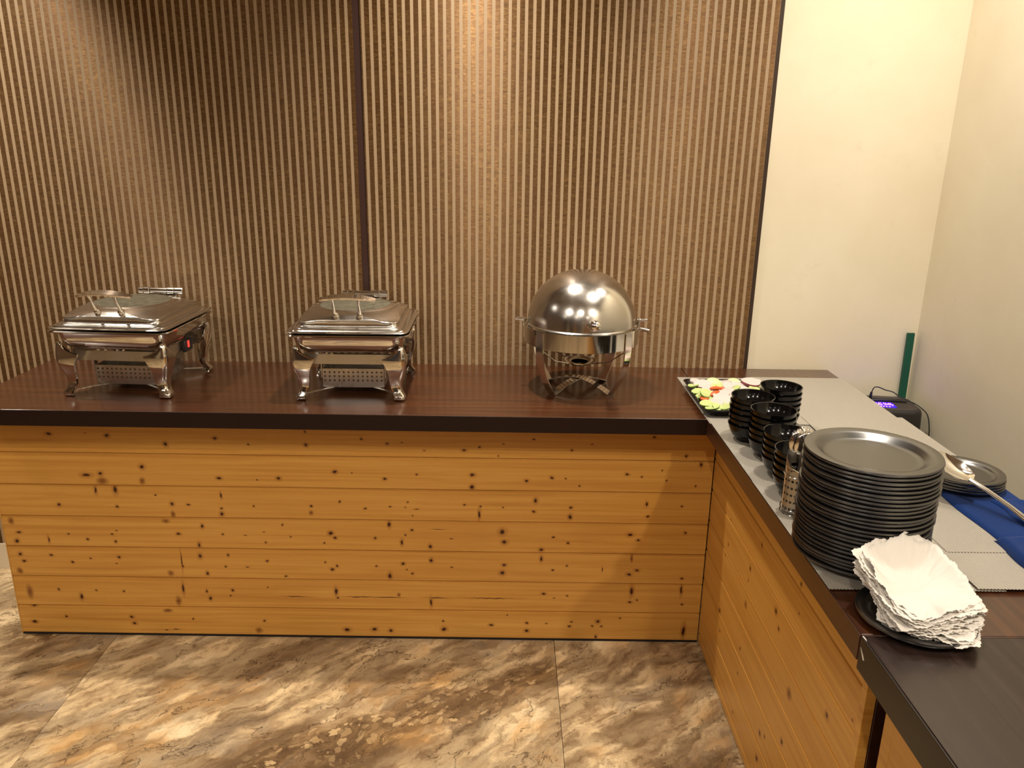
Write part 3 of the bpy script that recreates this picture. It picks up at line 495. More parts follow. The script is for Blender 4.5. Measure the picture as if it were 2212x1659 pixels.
# ================================================================== square chafing dishes
def make_chafer():
    root = thing('chafing_dish', 'x', 'chafing dish')
    ch = M['chrome']
    # water pan
    bm = bmesh.new()
    prof = [(0.163, 0.196, 0.03), (0.158, 0.190, 0.03), (0.154, 0.168, 0.032), (0.148, 0.150, 0.036), (0.138, 0.140, 0.042), (0.122, 0.137, 0.045)]
    loft(bm, [rrect(h_, h_, r, 6, z) for h_, z, r in prof], True, True); pan = mk('water_pan', bm, ch, root)
    bm = bmesh.new(); prof = [(0.150, 0.192), (0.173, 0.192), (0.1755, 0.1945), (0.173, 0.1975), (0.150, 0.1975)]
    loft(bm, [rrect(h_, h_, 0.030, 6, z) for h_, z in prof], True, True); mk('pan_rim', bm, ch, pan)
    # lid
    bm = bmesh.new()
    def se(t, hx, e):      # point of a superellipse
        c, s = math.cos(t), math.sin(t)
        return (hx*abs(c)**(2/e)*(1 if c >= 0 else -1), hx*abs(s)**(2/e)*(1 if s >= 0 else -1))
    N = 96
    def ring(hx, e, zf):
        out = []
        for i in range(N):
            t = 2*PI*(i+0.5)/N; x, y = se(t, hx, e)
            m = 1 - min(1, (min(abs(x), abs(y))/hx))      # 1 at mid side, 0 at corner
            out.append((x, y, zf(m)))
        return out
    sm_ = lambda m: m*m*(3-2*m)
    rings = [ring(0.150, 14, lambda m: 0.2015), ring(0.1715, 14, lambda m: 0.2015), ring(0.1735, 14, lambda m: 0.204), ring(0.1710, 14, lambda m: 0.2065), ring(0.1640, 14, lambda m: 0.2065),
             ring(0.1625, 14, lambda m: 0.2095), ring(0.1580, 14, lambda m: 0.2100), ring(0.1510, 14, lambda m: 0.2100), ring(0.1490, 14, lambda m: 0.2130), ring(0.1455, 14, lambda m: 0.2140),
             ring(0.1430, 13, lambda m: 0.2160), ring(0.1418, 13, lambda m: 0.2180), ring(0.1408, 13, lambda m: 0.2235+0.0135*sm_(m)), ring(0.1425, 13, lambda m: 0.2255+0.0150*sm_(m)), ring(0.1438, 12, lambda m: 0.2272+0.0160*sm_(m)),
             ring(0.1430, 12, lambda m: 0.2292+0.0168*sm_(m)), ring(0.1395, 10, lambda m: 0.2305+0.0165*sm_(m)), ring(0.1335, 6, lambda m: 0.2350+0.0135*sm_(m)),
             ring(0.1250, 3.6, lambda m: 0.2425+0.0080*m), ring(0.1160, 2.5, lambda m: 0.2490+0.0025*m), ring(0.1100, 2.05, lambda m: 0.2530), ring(0.1075, 2.0, lambda m: 0.2550), ring(0.1040, 2.0, lambda m: 0.2552), ring(0.1035, 2.0, lambda m: 0.2525)]
    loft(bm, rings, True, True); lid = mk('lid', bm, M['lid'], root, 50)
    bm = bmesh.new(); lathe(bm, [(0.1034, 0.2526), (0.1034, 0.2545), (0.085, 0.2570), (0.055, 0.2590), (0.02, 0.2600), (0.001, 0.2601)], 64, cap0=True, cap1=True)
    mk('glass_window', bm, M['glass'], lid)['label'] = 'round misted glass window'
    # handle
    bm = bmesh.new(); pth = []
    for i in range(17):
        u = -1+2*i/16; pth.append((u*0.078+0.006, -0.160-0.010*(1-u*u), 0.3010+0.007*math.cos(u*PI/2*1.1)-0.003*abs(u)**3))
    strip(bm, pth, (0, 1, 0.32), [0.013+0.015*(1-abs(-1+2*i/16)**2) for i in range(17)], 0.006)
    es = bm.edges[:]; bmesh.ops.bevel(bm, geom=es, offset=0.0012, segments=2, affect='EDGES'); hd = mk('lid_handle', bm, ch, root, 60)
    for sx in (-1, 1):
        bm = bmesh.new(); tube(bm, [(sx*0.034, -0.134, 0.2460), (sx*0.036, -0.142, 0.262), (sx*0.035, -0.156, 0.284), (sx*0.037, -0.165, 0.3035)], [0.0065, 0.0045, 0.004, 0.006], 10)
        sphere(bm, (sx*0.034, -0.134, 0.2490), 0.0092, 14, 8); mk('handle_post', bm, ch, hd)
    # hinge
    bm = bmesh.new()
    for (a, b, r) in ((-0.072, -0.056, 0.0105), (-0.0545, -0.036, 0.0120), (-0.035, 0.020, 0.0100), (0.0215, 0.044, 0.0120), (0.0455, 0.072, 0.0120)):
        rings = [[(x, 0.182+rr*math.cos(2*PI*k/20), 0.2520+rr*math.sin(2*PI*k/20)) for k in range(20)] for x, rr in ((a, r*0.9), (a+0.001, r), (b-0.001, r), (b, r*0.9))]
        loft(bm, rings)
    box(bm, -0.03, 0.03, 0.150, 0.1845, 0.222, 0.2405, bev=0.002); box(bm, -0.05, 0.05, 0.171, 0.186, 0.205, 0.2405, bev=0.002); mk('hinge', bm, ch, root)
    # frame strips under the pan
    for k in range(4):
        bm = bmesh.new(); box(bm, -0.118, 0.118, -0.1325, -0.1305, 0.104, 0.133)
        m = Matrix.Rotation(k*PI/2, 4, 'Z'); bmesh.ops.transform(bm, matrix=m, verts=bm.verts[:]); mk('frame_strip', bm, M['steel'], root, 0)
    # cabriole legs
    prof = [(0.000, 0.022, -0.002), (0.002, 0.029, 0.006), (0.008, 0.031, 0.009), (0.015, 0.028, 0.007), (0.022, 0.0265, 0.001), (0.035, 0.028, -0.003), (0.055, 0.033, -0.002), (0.072, 0.039, 0.003),
            (0.088, 0.047, 0.008), (0.100, 0.054, 0.011), (0.112, 0.061, 0.012), (0.121, 0.0655, 0.012), (0.1265, 0.066, 0.0118), (0.1290, 0.056, 0.0115), (0.1335, 0.044, 0.011), (0.141, 0.030, 0.0105), (0.149, 0.0205, 0.0095), (0.157, 0.015, 0.0075), (0.1625, 0.008, 0.004)]
    for sx in (-1, 1):
        for sy in (-1, 1):
            bm = bmesh.new(); rings = []
            for z, a, o in prof:
                th_ = 0.0075 if a > 0.03 else 0.010
                if a < 0.015: th_ = a*0.6
                r_ = min(0.012, a*0.75)
                pts = [(-a, 0.0)]
                for i in range(5):
                    an = PI/2 - i*PI/8
                    pts.append((-r_+r_*math.cos(an)*1.08, -r_+r_*math.sin(an)*1.08))
                pts += [(0.0, -a), (-th_, -a), (-th_, -(th_+r_*0.3)), (-(th_+r_*0.25), -(th_+r_*0.25)), (-(th_+r_*0.3), -th_), (-a, -th_)]
                rings.append([(sx*(0.150+o+px), sy*(0.150+o+py), z) for px, py in pts])
            loft(bm, rings); mk('leg', bm, ch, root, 75)
    # stretchers curving up to the burner box
    for sx in (-1, 1):
        for sy in (-1, 1):
            bm = bmesh.new(); strip(bm, [(sx*0.132, sy*0.132, 0.008), (sx*0.130, sy*0.130, 0.014), (sx*0.10, sy*0.108, 0.0175), (sx*0.06, sy*0.085, 0.0200)], (-sy*0.7, sx*0.7, 0), 0.007, 0.002)
            mk('stretcher', bm, M['steel'], root, 0)
    # burner box with square perforations
    bm = bmesh.new(); W_, z0, z1, y0 = 0.090, 0.021, 0.078, -0.088
    nx, nz = 13, 3; xs = [-W_]; hw = 0.0052
    for i in range(nx): c_ = -W_+0.007+i*(2*W_-0.014)/(nx-1); xs += [c_-hw/2, c_+hw/2]
    xs.append(W_); zs = [z0]
    for j in range(nz): c_ = z0+0.021+j*0.0125; zs += [c_-hw/2, c_+hw/2]
    zs.append(z1); grid = {}
    def V(i, j, s):
        if (i, j, s) not in grid: grid[i, j, s] = bm.verts.new((xs[i], y0+s*0.0012, zs[j]))
        return grid[i, j, s]
    hole = lambda i, j: i % 2 == 1 and j % 2 == 1
    for i in range(len(xs)-1):
        for j in range(len(zs)-1):
            if hole(i, j): 
                for (a, b) in (((i, j), (i+1, j)), ((i+1, j), (i+1, j+1)), ((i+1, j+1), (i, j+1)), ((i, j+1), (i, j))): bm.faces.new((V(*a, 0), V(*b, 0), V(*b, 1), V(*a, 1)))
            else:
                bm.faces.new((V(i, j, 0), V(i+1, j, 0), V(i+1, j+1, 0), V(i, j+1, 0))); bm.faces.new((V(i, j+1, 1), V(i+1, j+1, 1), V(i+1, j, 1), V(i, j, 1)))
    pf = mk('perforated_front', bm, M['steel'], root, 0)
    bm = bmesh.new(); box(bm, -W_, W_, y0+0.0015, 0.09, z0-0.0002, z0+0.001); box(bm, -W_, -W_+0.0012, y0+0.0015, 0.09, z0+0.001, z1); box(bm, W_-0.0012, W_, y0+0.0015, 0.09, z0+0.001, z1); box(bm, -W_, W_, 0.0888, 0.09, z0+0.001, z1)
    mk('burner_box', bm, M['steel'], root, 0)
    for sx in (-1, 1):
        bm = bmesh.new(); box(bm, sx*0.0935-0.0015, sx*0.0935+0.0015, y0+0.004, y0+0.016, z1-0.03, 0.1045); mk('hanger', bm, M['steel'], root, 0)
    return root
ca = make_chafer(); ca.location = (-1.150, 0.272, H+0.0003); ca.rotation_euler = (0, 0, math.radians(-2.5))
ca['label'] = 'square chrome chafing dish with wing handle, left end of the long counter'; ca['group'] = 'square chafing dishes on the long counter'
cb = dup(ca, (-0.486, 0.272, H+0.0003), (0, 0, math.radians(1.0)), 'square chrome chafing dish in front of the dark wall joint, second from left')
# small electric heater box with a red light on the left dish only
bm = bmesh.new(); box(bm, 0.1328, 0.1440, 0.000, 0.052, 0.098, 0.1340, bev=0.002); hb = mk('heater_box', bm, M['black_plastic'], ca)
bm = bmesh.new(); box(bm, 0.1439, 0.1452, 0.018, 0.028, 0.110, 0.130, bev=0.0005); mk('indicator_light', bm, M['red_led'], hb)['label'] = 'small glowing red light'

# ================================================================== round roll top chafing dish
rt = thing('roll_top_chafing_dish', 'round chrome chafing dish with tall domed roll top and ball knob', 'chafing dish', (0.191, 0.285, H+0.0003))
bm = bmesh.new(); lathe(bm, [(0.158, 0.2045), (0.1575, 0.196), (0.168, 0.1955), (0.1715, 0.2025), (0.1735, 0.2025), (0.1735, 0.152), (0.1705, 0.1505), (0.169, 0.153), (0.160, 0.1535), (0.10, 0.1525), (0.001, 0.152)], 96, cap1=True); mk('ring_body', bm, M['chrome'], rt, 35)
bm = bmesh.new(); pr = [(0.1585, 0.199), (0.1655, 0.2030), (0.1665, 0.2055), (0.1640, 0.2075)]
for i in range(0, 25):
    a = PI/2*i/24; pr.append((0.1625*math.cos(a)**0.96 if i < 24 else 0.0006, 0.2085+0.1565*math.sin(a)))
lathe(bm, pr, 96, cap1=True); dome = mk('domed_lid', bm, M['dome'], rt, 50)
bm = bmesh.new(); sphere(bm, (0.022, -0.190, 0.2365), 0.0172, 28, 18); tube(bm, [(0.019, -0.158, 0.234), (0.021, -0.180, 0.236)], 0.007, 14); mk('ball_knob', bm, M['chrome'], dome)
for sx in (-1, 1):
    bm = bmesh.new(); box(bm, sx*0.173-0.002, sx*0.173+0.002, -0.018, 0.018, 0.160, 0.222, bev=0.001); pv = mk('pivot_bracket', bm, M['chrome'], rt)
    bm = bmesh.new()
    tube(bm, [(sx*0.168, 0, 0.2145), (sx*0.178, 0, 0.2145)], 0.0075, 14); tube(bm, [(sx*0.178, 0, 0.2145), (sx*0.199, 0.0, 0.2155)], 0.0050, 12); mk('pivot_pin', bm, M['chrome'], pv)
bm = bmesh.new(); tube(bm, [(0.176, -0.015, 0.192), (0.186, -0.017, 0.190)], 0.0055, 12); tube(bm, [(0.186, -0.017, 0.190), (0.2035, -0.020, 0.1865)], 0.0058, 12); mk('stop_pin', bm, M['chrome'], rt)
for an in (223, 317, 47, 140):
    a = math.radians(an); ca_, sa_ = math.cos(a), math.sin(a)
    pth = [(0.1755, 0.200), (0.1755, 0.150), (0.1735, 0.120), (0.167, 0.090), (0.156, 0.062), (0.141, 0.034), (0.124, 0.010), (0.1185, 0.002)]
    bm = bmesh.new(); strip(bm, [(r*ca_, r*sa_, z) for r, z in pth], (-sa_, ca_, 0), 0.030, 0.0026); mk('leg', bm, M['chrome'], rt, 30)
for an in (223, 137):
    a = math.radians(an if an == 223 else 320); ca_, sa_ = math.cos(a), math.sin(a); pth = []
    for i in range(13):
        u = -1+i/6; pth.append((u*0.1165*ca_, u*0.1165*sa_, 0.002+0.030*(1-abs(u)**1.6)+(0.0032 if an == 137 else 0)*(1-abs(u))))
    bm = bmesh.new(); strip(bm, pth, (-sa_, ca_, 0), 0.028, 0.0024); mk('arched_base_bar', bm, M['chrome'], rt, 40)
bm = bmesh.new(); lathe(bm, [(0.026, 0.084), (0.040, 0.0865), (0.052, 0.088), (0.052, 0.086), (0.040, 0.0835), (0.030, 0.076), (0.001, 0.075)], 40, cap1=True); fh = mk('burner_dish', bm, M['chrome'], rt)
bm = bmesh.new()
for an in (223, 317, 47, 140):
    a = math.radians(an); tube(bm, [(0.05*math.cos(a), 0.05*math.sin(a), 0.0855), (0.11*math.cos(a), 0.11*math.sin(a), 0.103), (0.1635*math.cos(a), 0.1635*math.sin(a), 0.142)], 0.0018, 8)
mk('burner_wires', bm, M['chrome'], fh)

# ================================================================== bowls
def bowl_mesh():
    bm = bmesh.new()
    pr = [(0.001, 0.003), (0.026, 0.003), (0.028, 0.0), (0.0295, 0.0), (0.031, 0.004), (0.0400, 0.012), (0.0475, 0.024), (0.0520, 0.038), (0.0530, 0.0425), (0.0540, 0.0445), (0.0536, 0.0458), (0.0515, 0.0452), (0.0495, 0.037), (0.0445, 0.0245), (0.0360, 0.0135), (0.022, 0.0075), (0.001, 0.0062)]
    lathe(bm, pr, 56, cap0=True, cap1=True); return bm
protos = {}
ORD = ['topmost', 'second', 'third', 'fourth', 'fifth', 'sixth', 'seventh', 'eighth', 'ninth', 'tenth', 'eleventh', 'twelfth', 'thirteenth', 'fourteenth', 'fifteenth', 'sixteenth']
def stack_bowls(x, y, n, desc, zb):
    for k in range(n):
        if 'bowl' not in protos: o = mk('bowl', bowl_mesh(), M['black_gloss'], None, 50); protos['bowl'] = o
        else: o = protos['bowl'].copy(); COL.objects.link(o)
        o.location = (x+random.uniform(-0.0012, 0.0012), y+random.uniform(-0.0012, 0.0012), zb+k*0.0146); o.rotation_euler = (random.uniform(-.008, .008), random.uniform(-.008, .008), 0)
        o['label'] = 'glossy black bowl, %s of the stack %s' % ({0: 'lowest', n-1: 'topmost'}.get(k, ORD[n-1-k] + ' from the top'), desc)
        o['category'] = 'bowl'; o['group'] = 'black bowls of the stack ' + desc
ZB = H+0.0030
stack_bowls(0.590, -0.155, 6, 'in front of the salad tray', ZB)
stack_bowls(0.690, -0.072, 6, 'furthest back by the salad', ZB+0.001)
stack_bowls(0.609, -0.264, 6, 'in the middle of the five', ZB)
stack_bowls(0.607, -0.379, 5, 'second from the spoons', ZB)
stack_bowls(0.597, -0.488, 5, 'just behind the spoons', ZB+0.0005)

# ================================================================== dinner plates
def plate_bm(r=0.1145, dish=0.079, hgt=0.0175):
    bm = bmesh.new(); k = r/0.1145
    pr = [(0.001, 0.0025), (0.070*k, 0.0025), (0.073*k, 0.0), (0.075*k, 0.0), (0.0775*k, 0.0035), (0.090*k, 0.0115), (0.098*k, hgt-0.0060), (0.110*k, hgt-0.0060), (0.1135*k, hgt-0.0055), (0.1150*k, hgt-0.0030), (0.1140*k, hgt-0.0004), (0.1115*k, hgt), (0.097*k, hgt-0.0012), (0.092*k, hgt-0.0035), (0.084*k, 0.0085), (0.080*k, 0.0062), (0.070*k, 0.0058), (0.001, 0.0058)]
    lathe(bm, pr, 96, cap0=True, cap1=True); return bm
NP = 26; px0, py0 = 0.6195, -0.7470; zpb = Z0+0.0040
P0 = None
pitch = (1.0105-zpb-0.0175)/(NP-1)
for k in range(NP):
    if P0 is None: o = P0 = mk('dinner_plate', plate_bm(), M['black_mel'], None, 50)
    else: o = P0.copy(); COL.objects.link(o)
    dx = 0.0 if k == NP-1 else random.uniform(-0.0022, 0.0022); dy = 0.0 if k == NP-1 else random.uniform(-0.0022, 0.0022)
    o.location = (px0+dx, py0+dy, zpb+k*pitch); o.rotation_euler = (random.uniform(-.003, .003), random.uniform(-.003, .003), 0)
    o['category'] = 'plate'
    if k == NP-1: o['label'] = 'wide black dinner plate, empty, on top of the tall plate stack'
    elif k == 0: o['label'] = 'black dinner plate at the very bottom of the tall plate stack'
    else: o['label'] = 'black dinner plate, %s from the %s of the tall stack' % ((ORD[NP-1-k], 'top') if NP-1-k < 13 else (ORD[k], 'bottom'))
    o['group'] = 'black dinner plates of the tall stack'
# small plate stack by the wall on the blue cloth
SP = None
for k in range(4):
    if SP is None: o = SP = mk('side_plate', plate_bm(0.0850, hgt=0.0145), M['black_mel'], None, 50)
    else: o = SP.copy(); COL.objects.link(o)
    o.location = (0.974+random.uniform(-.001, .001), -0.444+random.uniform(-.001, .001), ZM+0.0062+k*0.0062)
    o['category'] = 'plate'; o['label'] = {0: 'small black side plate lying lowest, directly on the blue cloth', 3: 'small black side plate on top of the low stack, under the serving spoon'}.get(k, 'small black side plate, %s from the top of the low stack' % ORD[3-k])
    o['group'] = 'side plates of the low stack'
ztop_sp = ZM+0.0062+3*0.0062+0.0145
# plate under the napkins
o = mk('side_plate', plate_bm(0.0885, hgt=0.0165), M['black_mel'], None, 50); o.location = (0.624, -0.956, H+0.0004); tag(o, 'small black plate under the heap of white paper napkins', 'plate')

# ================================================================== paper napkins
def napkin(cx, cy, z, size, rz, tilt, lift, seed, label):
    """thin square tissue with a finely pinked edge; lift = list of (direction, amount) of raised corners"""
    rnd = random.Random(seed); bm = bmesh.new(); NR, NA = 14, 168; rings = []
    ph = [rnd.uniform(0, 6.28) for _ in range(6)]; am = rnd.uniform(0.7, 1.2)
    for i in range(NR+1):
        f = i/NR; ring_ = []
        for j in range(NA):
            a = 2*PI*j/NA; c, s = math.cos(a), math.sin(a)
            sq = 1/max(abs(c), abs(s)); sq = 0.30+0.70*min(sq, 1.38)
            R_ = size*sq*f*(1+0.03*math.sin(3*a+ph[0])*f)
            if i == NR: R_ *= 1+0.011*(1 if j % 2 else -1)
            zz = -0.003*(1-f)
            for d_, am_ in lift: zz += am_*f**2.2*max(0.0, math.cos(a-d_))**1.6
            zz += f**1.6*0.0036*am*math.sin(5*a+ph[1]) + f**1.4*0.0026*math.sin(9*a+ph[2]+2*f) + f*f*0.0014*math.sin(26*a+ph[3]+5*f) + 0.0012*f*(1-f)*4*math.sin(3*a+9*f+ph[4])
            ring_.append((R_*c, R_*s, zz))
        rings.append(ring_)
    rings[0] = [(0.0008*math.cos(2*PI*j/NA), 0.0008*math.sin(2*PI*j/NA), -0.003) for j in range(NA)]
    loft(bm, rings, True, False)
    o = mk('paper_napkin', bm, M['napkin'], None, 180)
    md = o.modifiers.new('thickness', 'SOLIDIFY'); md.thickness = 0.0007; md.offset = 1
    o.location = (cx, cy, z); o.rotation_euler = (tilt[0], tilt[1], rz)
    tag(o, label, 'napkin', 'white paper napkins heaped on a small black plate'); return o
NN = 22
for k in range(NN):
    f = k/(NN-1); cl_ = 0 if k < 6 else (1 if k < 12 else 2)
    cx = 0.628+0.002*f+random.uniform(-.004, .004)+(0.010, 0.002, -0.002)[cl_]; cy = -0.955+0.006*f+random.uniform(-.004, .004)+(-0.008, 0.0, 0.006)[cl_]
    z = H+0.0105+0.0019*k
    rz = (-0.45, 0.0, 0.30)[cl_]+random.uniform(-0.16, 0.16)
    up = math.radians(66)-rz; lf = math.radians(148)-rz; rg = math.radians(-25)-rz; fr = math.radians(-100)-rz
    lift = [(up, 0.012+0.020*f+(0.016 if cl_ == 2 else 0)), (lf, 0.010+0.024*f), (rg, 0.005+0.004*f), (fr, 0.004-0.006*f)]
    lb = {0: 'white paper napkin lying lowest, flat on the small black plate', NN-1: 'topmost white paper napkin, its back corner standing up against the plate stack'}.get(k)
    if lb is None: lb = 'white pinked paper napkin, %s from the %s of the heap' % ((ORD[NN-1-k], 'top') if NN-1-k < 11 else (ORD[k], 'bottom'))
    napkin(cx, cy, z, (0.068, 0.070, 0.074)[cl_]+random.uniform(-.003, .003), rz, (0.03*f+random.uniform(-.02, .02), 0.04*f+random.uniform(-.02, .02)), lift, 100+k, lb)

# ================================================================== salad tray
tr = thing('salad_tray', 'black rectangular melamine tray holding sliced salad vegetables', 'tray', (0.629, 0.160, Z0+0.0030))
bm = bmesh.new()
prof = [(0.088, 0.133, 0.000), (0.097, 0.142, 0.002), (0.107, 0.151, 0.0150), (0.111, 0.155, 0.0180), (0.112, 0.156, 0.0198), (0.1105, 0.1545, 0.0210), (0.105, 0.149, 0.0185), (0.096, 0.140, 0.0050), (0.086, 0.130, 0.0036)]
loft(bm, [rrect(a, b, 0.018, 5, z) for a, b, z in prof]); mk('dish', bm, M['black_gloss'], tr)
# vegetables
def slice_bm(r, th, wav, skin):
    bm = bmesh.new(); n = 28; rnd = random.Random(int(r*1e5)+wav)
    p1, p2 = rnd.uniform(0, 6), rnd.uniform(0, 6)
    rr = lambda a: r*(1+0.05*math.sin(2*a+p1)+0.03*math.sin(3*a+p2))
    def rg(f, z): return [(rr(2*PI*i/n)*f*math.cos(2*PI*i/n), rr(2*PI*i/n)*f*math.sin(2*PI*i/n), z+0.0012*math.sin(2*2*PI*i/n+p2)*f) for i in range(n)]
    vr = loft(bm, [rg(0.86, 0), rg(0.97, 0.0003), rg(1.0, th*0.5), rg(0.97, th-0.0003), rg(0.86, th), rg(0.45, th-0.0004)])
    bm.faces.ensure_lookup_table()
    for f_ in bm.faces[:n*4]:
        f_.material_index = 0
    for k_, f_ in enumerate(bm.faces):
        band = k_//n
        f_.material_index = 1 if band in (0, 1, 2, 3) and skin else 0
        if band in (0, 3): f_.material_index = 0
    return bm
KN = {'C': ('cucumber_slice', 'cucumber slice', ('cuc', 'cuc_skin')), 'O': ('onion_slice', 'onion slice', ('onion', 'onion')), 'R': ('onion_slice', 'red-edged onion slice', ('onion', 'onion_skin')), 'K': ('carrot_slice', 'carrot slice', ('carrot', 'carrot'))}
LBL = {1: 'pale cucumber slice right of the corner onion in the back row', 9: 'cucumber slice under the bright green one, left of the middle', 10: 'small cucumber slice behind the carrots', 11: 'narrow onion slice left of the large central one', 13: 'flat cucumber slice below the red-edged onion by the rear bowls', 14: 'cucumber slice on the left rim, second row', 15: 'thin pale onion slice left of the carrots', 16: 'cucumber slice on the left rim, third row', 18: 'creamy onion slice right of the carrots', 19: 'wide onion slice in front of the carrots', 20: 'yellowish cucumber slice beside the left-edge carrot', 22: 'cucumber slice behind the round one at the front left', 27: 'cucumber slice at the front, touching the bowls', 28: 'cucumber slice lowest on the front rim', 34: 'cucumber slice just behind the bowl stack, back right', 35: 'cucumber slice between the two rear bowl stacks', 36: 'onion slice behind the front bowl stack, back right', 37: 'cucumber slice hidden partly by the large central onion', 38: 'onion slice between the bowls on the right', 39: 'cucumber slice behind the nearest bowl on the right', 40: 'onion slice beside the front bowl stack', 41: 'cucumber slice beside the front bowl stack', 0: 'pale pink onion slice at the back left corner of the tray', 2: 'bright green cucumber slice leaning near the back left', 3: 'round pale onion slice in the middle of the back row', 4: 'green cucumber slice standing up at the back edge', 5: 'long onion slice with dark red edge, by the bowls at the back', 6: 'creamy onion slice half behind the rearmost bowls', 7: 'small cucumber slice on the left rim of the tray',
       8: 'onion slice with red edge lying across the left side', 12: 'large pale pink onion slice in the centre behind the front bowls', 17: 'long green cucumber slice left of the centre, in front of the carrots', 21: 'onion slice with red edge in the front right of the heap', 23: 'round pale cucumber slice at the front left edge', 24: 'thick white onion slice on top at the front', 25: 'cucumber slice under the thick white onion slice', 26: 'pale round cucumber slice hanging over the front rim',
       29: 'orange carrot slice in the middle of the heap, left one', 30: 'orange carrot slice in the middle of the heap, right one', 31: 'light orange carrot slice in front of the other carrots', 32: 'orange carrot slice on the left edge near the front', 33: 'tiny orange carrot slice on the left edge'}
cen = (0.625, 0.165)
for i, (tp, x, y, r) in enumerate(VEG):
    x = max(0.530, min(0.728, x)); y = max(0.022, min(0.298, y))
    nm, words, mm = KN[tp]
    d = math.hypot((x-cen[0])/0.11, (y-cen[1])/0.15)
    z = H+0.015+0.019*max(0, 1-d**1.6) + (0.010 if d > 0.85 else 0) + (i % 3)*0.0022 + (0.003 if tp in 'RK' else 0)
    th = {'C': 0.0042, 'O': 0.0058, 'R': 0.0070, 'K': 0.0045}[tp]
    bm = slice_bm(r*1.22, th, i, tp in 'CR')
    o = mk(nm, bm, None, None, 40, mats=[M[mm[0]], M[mm[1]]])
    o.location = (x, y, z); o.scale = (1.15, 0.95, 1) if tp != 'K' else (1.1, 0.42, 1)
    tl = 0.42 if tp == 'C' else 0.25
    o.rotation_euler = (random.uniform(0.08, tl+0.15), random.uniform(-0.30, 0.25), random.uniform(-0.6, 0.6))
    if i == 4: o.rotation_euler = (0.85, 0.15, -0.3)
    if i == 2: o.rotation_euler = (0.55, 0.35, -0.5)
    tag(o, LBL.get(i, words + ' lying within the salad heap'), 'vegetable')
    if i not in LBL: o['group'] = words + 's in the salad heap'
# filling below the top slices: more slices so that the heap stands on the tray
base_n = 0
for ix in range(4):
    for iy in range(6):
        x = 0.560+ix*0.046+random.uniform(-.006, .006); y = 0.046+iy*0.046+random.uniform(-.006, .006)
        tp = random.choice('COCOR'); nm, words, mm = KN[tp]
        bm = slice_bm(0.0205, 0.006, ix*9+iy, tp in 'CR'); o = mk(nm, bm, None, None, 40, mats=[M[mm[0]], M[mm[1]]])
        d = math.hypot((x-cen[0])/0.11, (y-cen[1])/0.15)
        o.location = (x, y, H+0.0085+0.007*max(0, 1-d)); o.rotation_euler = (random.uniform(-.15, .15), random.uniform(-.15, .15), random.uniform(0, 6))
        tag(o, words + ' in the bottom layer of the salad', 'vegetable', words + 's at the bottom of the salad')

# ================================================================== spoon holder and spoons
hx, hy, hz = 0.5655, -0.5735, Z0+0.0040
sh = thing('cutlery_holder', 'perforated steel cutlery cup in a wire stand between bowls and plates', 'cutlery holder', (hx, hy, hz))
bm = bmesh.new(); n = 40; R0 = 0.0270
def cup_top(a): return 0.101 + 0.030*math.sin(a-0.55)     # slanted rim, higher at the back
cols = n; rows = 15
hole_c = lambda i, j: (i % 4 == 1) and (j in (3, 5, 7, 9, 11))
pts = {}
def CV(i, j, s):
    i %= cols
    key = (i, j, s)
    if key not in pts:
        a = 2*PI*i/cols; rr = R0*(1+0.03*j/rows) - s*0.0009
        zt_ = cup_top(a); z_ = 0.006+j*0.0068 if j < rows-1 else zt_
        pts[key] = bm.verts.new((rr*math.cos(a), rr*math.sin(a), min(z_, zt_)))
    return pts[key]
# round holes: octagon inside a two-cell block
cellw = 2*PI/20
def cyl(a, z, s, jf): rr = R0*(1+0.03*z/0.10)-s*0.0009; return (rr*math.cos(a), rr*math.sin(a), z)
NC, NZ = 20, 6; z_b = 0.006; cz = 0.0150
for c_ in range(NC):
    for r_ in range(NZ):
        a0, a1 = c_*cellw, (c_+1)*cellw; zz0, zz1 = z_b+r_*cz, z_b+(r_+1)*cz
        for s in (0, 1):
            am, zm = (a0+a1)/2, (zz0+zz1)/2
            corner = [(a0, zz0), (am, zz0), (a1, zz0), (a1, zm), (a1, zz1), (am, zz1), (a0, zz1), (a0, zm)]
            outer = [bm.verts.new(cyl(a, z, s, 0)) for a, z in corner]
            if r_ < 5 and (c_+r_) % 1 == 0:
                ang = [-135, -90, -45, 0, 45, 90, 135, 180]
                inner = [bm.verts.new(cyl(am+0.0029*math.cos(math.radians(g))/R0, zm+0.0029*math.sin(math.radians(g)), s, 0)) for g in ang]
                for k in range(8):
                    f_ = (outer[k], outer[(k+1) % 8], inner[(k+1) % 8], inner[k]); bm.faces.new(f_ if s == 0 else f_[::-1])
            else: bm.faces.new(outer if s == 0 else outer[::-1])
    for s in (0, 1):
        a0, a1 = c_*cellw, (c_+1)*cellw; zz = z_b+NZ*cz
        vs = [bm.verts.new(cyl(a0, zz, s, 0)), bm.verts.new(cyl(a1, zz, s, 0)), bm.verts.new(cyl(a1, max(zz, cup_top(a1)), s, 0)), bm.verts.new(cyl(a0, max(zz, cup_top(a0)), s, 0))]
        if (vs[2].co-vs[1].co).length > 1e-4 or (vs[3].co-vs[0].co).length > 1e-4: bm.faces.new(vs)
bmesh.ops.remove_doubles(bm, verts=bm.verts[:], dist=0.00001)
mk('perforated_cup', bm, M['cup'], sh, 60)
bm = bmesh.new(); lathe(bm, [(0.001, 0.005), (0.0262, 0.005), (0.0262, 0.0065), (0.001, 0.0065)], 30, cap0=True, cap1=True); mk('cup_bottom', bm, M['steel'], sh)
bm = bmesh.new()
circ = lambda r, z, tilt=0, ph=0: [(r*math.cos(2*PI*i/32), r*math.sin(2*PI*i/32), z+tilt*math.sin(2*PI*i/32-ph)) for i in range(32)]
